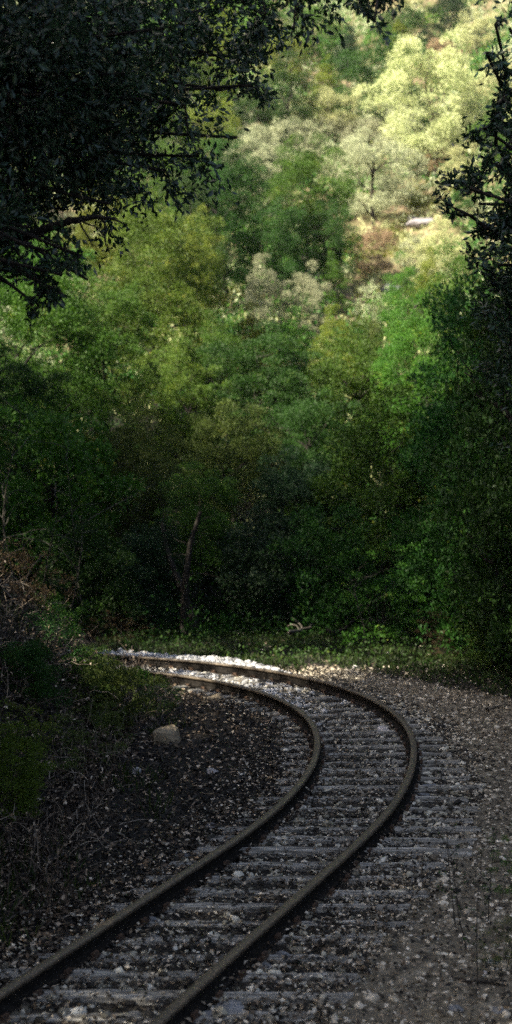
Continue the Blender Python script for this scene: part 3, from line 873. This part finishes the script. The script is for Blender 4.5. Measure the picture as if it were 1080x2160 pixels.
tb = np.array([-5.6, 10.2, gz1(-5.6, 10.2)])
fork = np.array([-5.0, 10.0, 5.2])
ot = empty('overhanging_tree', tuple(tb), 'dark glossy-leaved tree overhanging the upper left, with a bare limb reaching right', 'tree')
blobs = []
def B(px, py, Y, r, k): blobs.append((at(px, py, Y), r, k))
for x, y, z, r, k in ((-2.4, 5.5, 7.6, 1.6, 2000), (-.8, 4.2, 7.6, 1.6, 2000), (.2, 2, 7.2, 1.7, 1800), (-2.6, 8.2, 8.3, 1.6, 1800)):  # extra leaf clumps above the view, added to darken the near ground
    blobs.append((np.array([x, y, z]), r, k))
for px, py, Y, r, k in ((40, 60, 9.6, .95, 1700), (200, 40, 10.2, .95, 1700), (340, 60, 9.2, .75, 1300), (440, 110, 9.9, .55, 900), (470, 20, 10.4, .6, 900), (120, 200, 9.0, .8, 1500),
                        (270, 190, 9.8, .75, 1400), (390, 220, 9.3, .5, 800), (30, 310, 10.0, .8, 1300), (170, 320, 10.3, .65, 1000), (290, 300, 10.0, .5, 700), (470, 190, 9.7, .35, 380),
                        (40, 420, 9.2, .55, 700), (60, 520, 8.4, .42, 420), (130, 580, 8.6, .28, 170), (20, 600, 8.9, .3, 160), (170, 540, 8.5, .2, 90), (5, 500, 8.2, .4, 300),
                        (100, 120, 11, 1.2, 2200), (330, 130, 11, 1.1, 2200), (200, 260, 11.2, .9, 1500), (60, 350, 11, .9, 1300), (500, 120, 10.6, .4, 500), (230, 370, 10.8, .4, 350), (120, 440, 10.4, .4, 350), (60, 480, 9, .4, 400), (60, 630, 8.8, .22, 130), (140, 625, 8.7, .18, 90), (100, 590, 9, .25, 170), (185, 590, 8.8, .14, 60), (230, 430, 9.4, .25, 170), (420, 330, 9.6, .25, 170), (500, 290, 9.6, .2, 110), (530, 180, 9.5, .25, 200), (350, 360, 9.6, .25, 160), (100, 530, 8.8, .3, 250),
                        (60, -250, 9.4, 1.3, 1700), (300, -300, 9.8, 1.3, 1700), (520, -250, 9.0, 1.0, 1100), (-260, 100, 9.6, 1.3, 1300), (-260, -250, 9.8, 1.4, 1300), (-240, 400, 10, 1.0, 800),
                        (200, -300, 7.4, 1.2, 1200), (-100, -350, 6.6, 1.2, 1000), (480, -420, 7.2, 1.2, 1200)):
    B(px, py, Y, r, k)
wood, cm = leafy(blobs, fork, .062, rf, per=1.9)
blobs = []
for px, py, Y, r, k in ((560, 30, 9.0, .32, 260), (620, 60, 8.8, .2, 110), (600, -60, 9.4, .5, 500), (755, 0, 8.6, .2, 170), (790, 40, 8.5, .13, 90), (740, -90, 9.0, .45, 400), (830, -60, 8.8, .3, 250)):
    B(px, py, Y, r, k)
wood2, cm2 = leafy(blobs, at(640, -330, 8.8), .062, rf, per=1.6, limb_r=.02)
wood.add(np.concatenate(wood2.v), np.concatenate(wood2.f))
s = np.linspace(0, 1, 9)[:, None]; e_ = at(640, -330, 8.8)
wood.add(*tube(fork + (e_ - fork) * s + np.sin(s * 3.14) * np.array([0, 0, .7]), np.linspace(.07, .025, 9), 7))
c1 = np.empty(len(cm2.vertices) * 3, np.float32); cm2.vertices.foreach_get('co', c1)
c0 = np.empty(len(cm.vertices) * 3, np.float32); cm.vertices.foreach_get('co', c0)
allv = np.concatenate([c0, c1]).reshape(-1, 3)
cm = mesh('crown', allv, np.arange(len(allv)).reshape(-1, 4))
q = np.array([tb + (0, 0, -.3), tb + (.1, 0, .8), tb + (.3, -.1, 2.0), fork - (.15, 0, .5), fork])
wood.add(*tube(q, [.3, .24, .2, .17, .14], 10))
limb = np.array([fork - (.2, 0, .9), at(-120, 560, 9.6), at(0, 512, 9.3), at(60, 497, 9.15), at(110, 478, 9.1), at(150, 466, 9.0), at(205, 457, 8.95), at(240, 462, 8.9), at(270, 476, 8.9)])
wood.add(*tube(limb, [.09, .06, .042, .036, .03, .024, .016, .009, .004], 8))
for a, b in (((110, 478), (222, 494)), ((150, 466), (190, 520)), ((60, 497), (150, 560)), ((205, 457), (235, 530)), ((0, 512), (80, 600))):
    p0, p1 = at(*a, 9.1), at(*b, 8.8)
    s = np.linspace(0, 1, 7)[:, None]
    w = p0 + (p1 - p0) * s + np.sin(s * 3.1) * np.array([0, 0, .07]) + rf.normal(size=(7, 3)) * .012
    wood.add(*tube(w, np.linspace(.014, .004, 7), 5))
o = link('trunk', wood.mesh('trunk', True), M['bark'], ot); o.matrix_parent_inverse = ot.matrix_basis.inverted()
o = link('crown', cm, M['glossy'], ot); o.matrix_parent_inverse = ot.matrix_basis.inverted()

# tree whose leafy sprays hang in at the right edge
tr = np.array([3.4, 10.6, gz1(3.4, 10.6)])
fork = np.array([3.1, 10.4, 4.2])
rt_ = empty('oak_tree', tuple(tr), 'dark tree at the right edge with pointed leafy sprays against the bright hill', 'tree')
blobs = []
for px, py, Y, r, k in ((1045, 50, 9.2, .15, 150), (1025, 110, 9.2, .13, 100), (1060, 210, 9.3, .2, 240), (1020, 270, 9.3, .14, 110), (1075, 60, 9.2, .16, 150), (1050, 130, 9.3, .13, 110), (1085, 180, 9.4, .25, 300), (1045, 240, 9.3, .14, 110), (1075, 300, 9.5, .22, 260), (1015, 330, 9.4, .18, 170), (1000, 400, 9.4, .26, 330), (1060, 400, 9.7, .3, 420),
                        (1010, 430, 9.6, .3, 450), (1060, 470, 9.8, .4, 600), (1060, 600, 10, .35, 450), (1075, 730, 10.2, .35, 400), (960, 440, 9.3, .17, 170), (1020, 480, 9.6, .26, 340), (1080, 500, 9.9, .35, 500), (1050, 560, 10.1, .25, 260), (1075, 650, 10.2, .3, 330), (1120, 300, 10, .5, 800), (1160, 100, 10, .7, 900), (1160, 520, 10.4, .6, 800),
                        (1110, 760, 10.6, .4, 450), (1090, 860, 10.8, .35, 350), (1180, 700, 10.4, .7, 800), (1250, 300, 10.6, 1.0, 1200), (1250, -50, 10.4, 1.0, 1000), (1300, 700, 10.6, 1., 900), (1100, -150, 9.6, .6, 500)):
    B(px, py, Y, r, k)
for x, y, z, r, k in ((3.6, 10.6, 6.4, 1.1, 1200), (4.5, 10.4, 5.4, 1.1, 1200), (3.6, 11.6, 5.2, 1.0, 1000), (3.9, 9.6, 4.9, .9, 900), (4.4, 11.2, 6.6, 1., 1000), (3.0, 10.8, 7.2, .8, 700), (4.3, 10.8, 4.0, .8, 700), (3.3, 11.2, 3.9, .6, 500)):
    blobs.append((np.array([x, y, z]), r, k))
wood, cm = leafy(blobs, fork, .06, rf, limb_r=.03, droop=.02, per=1.25)
wood.add(*tube(np.array([tr - (0, 0, .3), tr + (.02, 0, .25), tr + (.06, .03, 1.2), tr + (-.22, -.1, 2.4), fork - (.04, 0, .5), fork, fork + (.15, .1, .9), fork + (.1, .3, 1.8)]), [.26, .17, .14, .125, .11, .095, .06, .02], 10))
o = link('trunk', wood.mesh('trunk', True), M['bark'], rt_); o.matrix_parent_inverse = rt_.matrix_basis.inverted()
o = link('crown', cm, M['glossy'], rt_); o.matrix_parent_inverse = rt_.matrix_basis.inverted()

# bushes of the near right side, behind the right-hand tree
plant('thicket', 'dark', 1110, 620, 380, 'blackish leafy tree filling the right edge behind the nearest sprays', Y=18.5, cf=.9)
plant('thicket', 'dark', 1060, 880, 300, 'black-green thicket tree low at the right edge above the fresh green bush', Y=20.2, cf=.97)

# ------------------------------------------------------------------ plants on the bank and beside the path
def low_plant(kind, mat, px, py, w, h, label, lift=0.0, name='shrub', cat='shrub'):
    p = hit(px, py); Y = p[1]
    i = cnt[0]; cnt[0] += 1
    e = empty(name, (p[0], Y, p[2]), label, cat, 'low plants on the bank', i * 1.7)
    wm, hm = w / F * Y, h / F * Y
    s = link('stem', STEMS[i % 3], M['twig'], e); s.scale = (wm * .6, wm * .6, hm * .9)
    pr, zs = crown_of(kind, i, wm * .45, hm * .95); c = link('foliage', pr, M[mat], e); c.scale = (wm * .45, wm * .45, zs)
    return e
low_plant('loose', 'lime', 0, 1700, 260, 230, 'bright yellow-green bush cut by the left edge at the foot of the bank')
low_plant('thicket', 'lime', 25, 1720, 150, 170, 'dense bright green bush right in front of the bright one at the left edge')
low_plant('loose', 'fresh', 120, 1640, 170, 120, 'thin green growth just right of the bright bush at the left edge')
low_plant('thicket', 'fresh', 230, 1540, 170, 130, 'fresh green low plant on the bank left of the sandstone block')
low_plant('loose', 'fresh', 185, 1600, 190, 120, 'loose green plant lower on the bank below the fresh green one')
low_plant('thicket', 'fresh', 175, 1480, 150, 100, 'leafy green bush in the middle of the bank')
low_plant('thicket', 'dark', 50, 1480, 170, 120, 'dark leafy bush on the bank above the bright one at the left edge')
low_plant('loose', 'dark', 110, 1400, 180, 110, 'dark straggly bush on top of the brushy bank')
low_plant('loose', 'mid', 110, 1350, 150, 90, 'green bush near the top of the bank below the withered one')
low_plant('loose', 'brown', 40, 1290, 220, 130, 'brown withered bush at the top of the bank by the left edge')
low_plant('loose', 'brown', 100, 1260, 160, 100, 'brownish twiggy bush at the crest of the bank right of the withered one')
low_plant('loose', 'mid', 205, 1430, 110, 60, 'green straggly plant hiding the far end of the rails')
low_plant('loose', 'brown', 180, 1380, 110, 60, 'brownish straggly plant above the green one at the far end of the rails')
low_plant('loose', 'mid', 330, 1500, 110, 70, 'dim low plant beside the inner rail above the sandstone block')
low_plant('thicket', 'mid', 270, 1460, 90, 45, 'low green plant between the far rails and the bank')
low_plant('loose', 'mid', 1090, 1900, 110, 150, 'leafy green plant cut by the lower right edge beside the path')
low_plant('loose', 'fresh', 1075, 2050, 130, 110, 'bright small plant in the lower right corner beside the path')

rwd = np.random.default_rng(3)
for px, py, h, lab in ((962, 1965, 250, 'thin dark weed stalk leftmost of those by the path at lower right'), (985, 2010, 280, 'tall thin dark weed stalk in the middle of those by the path'), (1008, 2090, 330, 'tallest dark weed stalk nearest the bottom right corner'), (1030, 1960, 210, 'short dark weed stalk next to the leafy plant at lower right')):
    p = hit(px, py); hm = h / F * p[1]
    e = empty('weed_stalk', tuple(p), lab, 'weed', 'weed stalks beside the path')
    acc = Acc(); lv = []; ld = []
    q = wander((0, 0, -.02), (rwd.normal() * .05, 0, 1), 10, hm / 10, rwd, .07)
    acc.add(*tube(q, np.linspace(.0045, .0015, 11), 5))
    for k in range(3, 10):
        d = unit(np.array([rwd.normal(), rwd.normal(), .5]))
        w = wander(q[k], d, 4, .025, rwd, .2); acc.add(*tube(w, np.linspace(.003, .001, 5), 4))
        for j in range(1, 5): lv.append(w[j]); ld.append(rwd.normal(size=3) + d)
    link('stem', acc.mesh('stem'), M['bark'], e)
    v, f = leaves(np.array(lv), np.array(ld), .028, .012, rng=rwd)
    link('foliage', mesh('foliage', v, f), M['dark'], e)

# brushwood and dead leaves tangled over the bank
acc = Acc(); acl = Acc(); rb = np.random.default_rng(55)
for i in range(1000):
    x = -1.45 - 3.0 * rb.uniform() ** 1.2; y = rb.uniform(9, 19); z = gz1(x, y)
    for _ in range(4):
        a = rb.uniform(0, 6.28)
        q = wander((x + rb.normal() * .1, y + rb.normal() * .1, z), (math.cos(a), math.sin(a), rb.uniform(.2, 1.3)), 6, rb.uniform(.03, .09), rb, .35, -.05)
        acc.add(*tube(q, np.linspace(.006, .002, 7), 3))
        t = q[rb.integers(1, 7, 7)] + rb.normal(size=(7, 3)) * .02
        acl.add(*leaves(t, rb.normal(size=(7, 3)), rb.uniform(.03, .06, 7), .025, rng=rb))
tag(link('brushwood', acc.mesh('brushwood'), M['twig']), 'dry brushwood tangled over the bank on the left', 'brushwood', kind='stuff')
tag(link('withered_leaves', acl.mesh('withered_leaves'), M['darklitter']), 'withered leaves caught in the brushwood of the bank', 'leaves', kind='stuff')

# ------------------------------------------------------------------ grass verge
rg = np.random.default_rng(91)
def blades(n, test, x0, x1, y0, y1, h, mat, name, label):
    x = rg.uniform(x0, x1, n); y = rg.uniform(y0, y1, n)
    m = test(x, y); x, y = x[m], y[m]; k = len(x)
    H = h * rg.uniform(.45, 1.25, k) * (1 + .4 * wob(x, y, .5, 5.))
    d = np.stack([rg.normal(size=k) * .45, rg.normal(size=k) * .45, np.ones(k)], 1)
    v, f = leaves(np.stack([x, y, gz(x, y) - .01], 1), d, H, .011 + .01 * rg.uniform(size=k), fold=.1, rng=rg)
    return tag(link(name, mesh(name, v, f), M[mat]), label, 'grass', kind='stuff')
def verge(x, y):
    o = outer_side(x, y)
    left = (x < .75) & (o > .62 + .15 * wob(x, y, .35, 4.)) & (o > .45)
    return (o > .5) & (left & (y > 19.0) | (y > verge_y(x) + .22 * wob(x, y, .35, 4.)) & (x >= .4))
blades(52000, lambda x, y: verge(x, y) & (wob(x, y, .45, 9.) + .5 * wob(x, y, .17, 2.) > -.35 + .5 * rg.normal(size=len(x))), -2.6, 6.5, 15, 23.6, .12, 'grass', 'verge_grass', 'rough green grass along the outer verge under the wood')
blades(9000, lambda x, y: (outer_side(x, y) < -1.5) & (wob(x, y, .9, 6.) > .15), -5, -.8, 8, 19, .22, 'grass', 'bank_grass', 'thin grass tufts among the litter of the bank')
acc = Acc()
x = rg.uniform(-2.6, 6.5, 14000); y = rg.uniform(15, 23.6, 14000); m = verge(x, y); x, y = x[m], y[m]; k = len(x)
acc.add(*leaves(np.stack([x, y, gz(x, y) + rg.uniform(.02, .22, k)], 1), rg.normal(size=(k, 3)) + np.array([0, 0, .3]), rg.uniform(.03, .07, k), .035, rng=rg))
tag(link('verge_weeds', acc.mesh('verge_weeds'), M['dark']), 'broad-leaved weeds mixed into the verge grass', 'weeds', kind='stuff')

# ------------------------------------------------------------------ single rocks and fallen wood
def rock(px, py, w, mat, label, group=None, flatn=.55, seed=0, name='rock', sx=1.0, squareness=1.0):
    rng = np.random.default_rng(seed + px * 7 + py)
    p = hit(px, py); s = w / F * p[1] * .5
    bm_v = []
    # subdivided icosahedron chopped by random planes
    V = ICO.copy(); Fc = ICF
    for _ in range(2):
        ed = {}; nv = list(V); nf = []
        for a, b, c in Fc:
            mids = []
            for u, w_ in ((a, b), (b, c), (c, a)):
                key = (min(u, w_), max(u, w_))
                if key not in ed:
                    ed[key] = len(nv); nv.append(unit((nv[u] + nv[w_]) / 2))
                mids.append(ed[key])
            nf += [(a, mids[0], mids[2]), (mids[0], b, mids[1]), (mids[2], mids[1], c), tuple(mids)]
        V = np.array(nv); Fc = np.array(nf)
    if squareness < 1: V = np.sign(V) * np.abs(V) ** squareness
    for _ in range(9):
        n = unit(rng.normal(size=3) + np.array([0, 0, .3])); d0 = rng.uniform(.5, .78)
        ex = np.maximum(V @ n - d0, 0)
        V = V - ex[:, None] * n
    V += rng.normal(size=V.shape) * .018
    V *= np.array([1 * sx, rng.uniform(.7, 1.0), flatn]) * s * 1.25
    o = link(name, mesh(name, V, Fc), M[mat])
    o.location = (p[0], p[1], p[2] + s * flatn * .45); o.rotation_euler = (0, 0, rng.uniform(0, 6.28) if sx == 1 else rng.normal() * .1)
    return tag(o, label, 'rock', group)
M['lilac'] = mottled('lilac_grey_rock', [(.3, (.16, .15, .16)), (.7, (.34, .32, .34))], 3, bump=.8)
GR = 'loose rocks around the track'
rock(352, 1560, 68, 'sand', 'squarish tan sandstone block in the dark litter inside the curve', GR, .75, squareness=.45)
rock(455, 1478, 46, 'sand', 'flat pale tan stone just inside the inner rail above the sandstone block', GR, .4, sx=1.25, squareness=.6)
rock(286, 1632, 26, 'whiterock', 'small pinkish-white stone in the dark litter below the sandstone block', GR, .7)
rock(750, 1412, 18, 'whiterock', 'small white stone beside the outer rail at the verge edge', GR, .7)
rock(480, 2140, 62, 'rock', 'biggest blue-grey rock at the bottom edge just right of the outer rail', GR, .6)
rock(443, 2150, 40, 'rock', 'smaller grey rock touching the outer rail at the bottom edge', GR, .6)
rock(600, 2025, 44, 'rock', 'flat bluish rock right of the outer rail near a sleeper end', GR, .5)
rock(680, 2030, 40, 'rock', 'flat bluish rock at the end of a sleeper away from the rail', GR, .45)
rock(560, 2045, 36, 'rock', 'grey rock close below the flat bluish one by the outer rail', GR, .6)
rock(614, 1960, 26, 'rock', 'round dark grey rock against the outer rail', GR, .7)
rock(340, 1917, 28, 'rock', 'pale blue-grey stone nearest the inner rail between the tracks', GR, .6)
rock(320, 1946, 30, 'rock', 'blue-grey stone in the middle of the row beside the inner rail', GR, .6)
rock(290, 1960, 28, 'rock', 'greenish-grey stone at left of the row beside the inner rail', GR, .55)
rock(326, 1982, 30, 'rock', 'dark bluish stone lowest in the row beside the inner rail', GR, .5)
rock(150, 2060, 36, 'rock', 'brownish-grey rock under the inner rail at lower left', GR, .7)
rock(285, 2150, 46, 'rock', 'grey rock at the bottom edge between the two rails', GR, .4)
rock(385, 1808, 32, 'rock', 'bluish stone on the litter left of the inner rail', GR, .6)
rock(472, 1708, 34, 'sand', 'flat tan stone in the litter left of the inner rail, widest of a small group', GR, .45)
rock(530, 1692, 26, 'sand', 'tan stone closest to the inner rail in the small group on the litter', GR, .5)
rock(445, 1745, 22, 'whiterock', 'pale round stone lowest of the small group on the litter', GR, .7)
rock(447, 1630, 24, 'whiterock', 'whitish stone in the dark litter right of the pinkish-white one', GR, .6)
rock(507, 1640, 26, 'rock', 'grey stone in the dark litter between the whitish stone and the inner rail', GR, .6)
rock(810, 1545, 34, 'whiterock', 'pale bluish rock between the rails beside the outer rail at the bend', GR, .5)
rock(905, 1665, 34, 'rock', 'pale grey-blue rock outside the rail just below the bend', GR, .5)
rock(893, 1680, 24, 'rock', 'small grey-blue rock under the pale one below the bend', GR, .5)
rock(1040, 2035, 32, 'rock', 'bluish rock by the small bright plant in the lower right corner', GR, .5)
rock(1018, 2060, 26, 'whiterock', 'pale turquoise-grey stone left of the small bright plant', GR, .6)
rock(960, 2135, 44, 'rock', 'grey rock at the bottom edge below the weed stalks', GR, .5)
rock(1055, 2140, 46, 'rock', 'blue-grey rock in the bottom right corner', GR, .5)
rock(888, 478, 60, 'lilac', 'pale lilac-grey boulder on the sunlit slope right of the olive tree', 'boulders on the slope', .45, sx=1.2)
rock(830, 618, 44, 'rock', 'bluish-grey boulder at the bottom of the tan clearing', 'boulders on the slope', .6)
rock(865, 468, 30, 'lilac', 'smaller pale boulder touching the lilac-grey one on the slope', 'boulders on the slope', .5)

def branch(a, b, r, mat, label, lift=.05, seed=1, forks=2, name='fallen_branch'):
    rng = np.random.default_rng(seed)
    p0, p1 = hit(*a), hit(*b)
    s = np.linspace(0, 1, 10)[:, None]
    q = p0 + (p1 - p0) * s + rng.normal(size=(10, 3)) * r * .9
    q[:, 2] = np.maximum(q[:, 2], gz(q[:, 0], q[:, 1])) + lift
    acc = Acc().add(*tube(q, np.linspace(r, r * .4, 10), 7))
    for k in range(forks):
        j = rng.integers(3, 8); d = unit(p1 - p0 + rng.normal(size=3) * np.linalg.norm(p1 - p0) * .5); d[2] = abs(d[2]) + .15
        w = wander(q[j], d, 6, np.linalg.norm(p1 - p0) * .06, rng, .2)
        acc.add(*tube(w, np.linspace(r * .5, r * .12, 7), 5))
    v = np.concatenate(acc.v); o0 = q[0].copy(); acc.v = [v - o0]; acc.f = [np.concatenate(acc.f)]
    o = link(name, acc.mesh(name, True), M[mat]); o.location = tuple(o0)
    return tag(o, label, 'branch', 'fallen branches')
branch((605, 1362), (662, 1346), .03, 'palebark', 'grey fallen branch lying in the verge grass under the dark wood', .2, 3)
branch((690, 1352), (800, 1338), .04, 'bark', 'brown fallen branch at the wood edge right of the grey one', .12, 4)
branch((2, 1262), (62, 1250), .022, 'palebark', 'pale fallen stick on top of the bank at the left edge', .12, 5)
branch((2, 1440), (24, 1452), .016, 'palebark', 'short pale stick on the bank at the left edge above the bright bush', .15, 6, 0)
branch((335, 1590), (362, 1660), .016, 'bark', 'brown twisted stick in the litter below the sandstone block', .05, 7)
branch((215, 1640), (205, 1590), .012, 'palebark', 'pale curved stick standing in the litter left of the pinkish-white stone', .08, 8)
branch((20, 1880), (190, 1790), .018, 'bark', 'dark fallen branch in the blackish litter at lower left', .05, 9, 4)
branch((250, 1770), (292, 1796), .009, 'palebark', 'thin straight tan stick in the dark litter left of the inner rail', .05, 10, 0)
branch((880, 1990), (915, 1982), .012, 'palebark', 'short pinkish stick lying on the path among brown leaves', .03, 11, 1)
branch((960, 2080), (1075, 2090), .012, 'bark', 'thin brown stick lying by the weed stalks at lower right', .03, 12, 2)
branch((1020, 1502), (1075, 1492), .02, 'palebark', 'weathered pale stick across the path at the right edge', .03, 13, 0)

# thin saplings with pale stems in the shade at left
M['greybark'] = mottled('grey_bark', [(.3, (.03, .028, .024)), (.7, (.085, .078, .066))], 14, bump=.4)
rs_ = np.random.default_rng(41)
for px, top, bot, Y, lab in ((62, 1010, 1180, 21.5, 'thin pale crooked stem leftmost of those in the shade over the bank'), (92, 1030, 1190, 22, 'thin pale stem second from the left in the shade over the bank'), (135, 1090, 1230, 22.2, 'thin grey stem rising from the middle of the bank shade'), (172, 930, 1130, 22.4, 'tallest thin pale stem forking right in the shade over the bank'), (393, 1060, 1345, 22.3, 'straight slim dark trunk standing behind the white ballast'), (412, 1080, 1345, 22.6, 'second slim dark trunk close right of the straight one'), (770, 1200, 1330, 21.2, 'slim bare sapling with side twigs at the wood edge'), (10, 830, 905, 20.0, 'straight pale bare stick slanting at the left edge below the leaves')):
    p = at(px, top, Y); g = gz1(p[0], Y); h = p[2] - g
    e = empty('sapling', (p[0], Y, g), lab, 'sapling', 'slim saplings at the wood edge')
    acc = Acc()
    q = wander((0, 0, -.05), (rs_.normal() * .1, 0, 1), 12, h / 12, rs_, .1, .1)
    dark = 'dark' in lab
    acc.add(*tube(q, np.linspace(.085 if dark else .016, .03 if dark else .004, 13), 7))
    for k in range(5, 13):
        w = wander(q[k], unit(np.array([rs_.normal(), rs_.normal(), .6])), 6, .11, rs_, .25)
        acc.add(*tube(w, np.linspace(.007, .002, 7), 5))
    link('trunk', acc.mesh('trunk', True), M['bark' if dark else 'greybark'], e)

# ------------------------------------------------------------------ light, world, camera
SUN_EL, SUN_AZ = math.radians(38), (-.9, -.42)      # horizontal direction towards the sun
w = bpy.data.worlds.new('World'); scene.world = w; w.use_nodes = True
bg = w.node_tree.nodes['Background']
sky = w.node_tree.nodes.new('ShaderNodeTexSky'); sky.sky_type = 'NISHITA'; sky.sun_disc = False; sky.ozone_density = 0; sky.air_density = .8; sky.dust_density = 5
sky.sun_elevation = SUN_EL; sky.sun_rotation = math.atan2(SUN_AZ[0], SUN_AZ[1])
w.node_tree.links.new(sky.outputs[0], bg.inputs[0]); bg.inputs[1].default_value = .08
sd = bpy.data.lights.new('sun', 'SUN'); sd.energy = 5; sd.angle = math.radians(.53); sd.color = (1, .9, .72)
so = bpy.data.objects.new('sun', sd); COL.objects.link(so)
dv = Vector((SUN_AZ[0], SUN_AZ[1], 0)).normalized() * math.cos(SUN_EL) + Vector((0, 0, math.sin(SUN_EL)))
so.rotation_euler = (-dv).to_track_quat('-Z', 'Y').to_euler(); so.location = (-20, -12, 30)

cd = bpy.data.cameras.new('camera'); co = bpy.data.objects.new('camera', cd); COL.objects.link(co)
co.location = (0, 0, CH); co.rotation_euler = (math.pi / 2 - PITCH, 0, 0)
cd.sensor_fit = 'VERTICAL'; cd.sensor_height = 36; cd.lens = F / 2160 * 36
cd.clip_start = .1; cd.clip_end = 1000
cd.dof.use_dof = True; cd.dof.focus_distance = 12.0; cd.dof.aperture_fstop = 1.3
scene.camera = co
scene.view_settings.view_transform = 'Standard'; scene.view_settings.look = 'None'
scene.view_settings.exposure = 1.9; scene.view_settings.gamma = 1
scene.cycles.max_bounces = 6; scene.cycles.diffuse_bounces = 2; scene.cycles.glossy_bounces = 2; scene.cycles.transmission_bounces = 3
scene.cycles.sample_clamp_indirect = 4
scene.cycles.use_denoising = False

HAZE = True
if HAZE:
    v, f = box((0, 62, -2.5), (100, 0, 0), (0, 100, 0), None, 90)
    hz = bpy.data.materials.new('haze'); hz.use_nodes = True
    t = hz.node_tree; t.nodes.remove(t.nodes['Principled BSDF'])
    pv = t.nodes.new('ShaderNodeVolumePrincipled'); pv.inputs['Density'].default_value = .00015; pv.inputs['Color'].default_value = (.9, .93, 1, 1)
    t.links.new(pv.outputs[0], t.nodes['Material Output'].inputs['Volume'])
    tag(link('haze', mesh('haze', v, f), hz), 'thin pale haze filling the valley air', 'haze', kind='stuff')
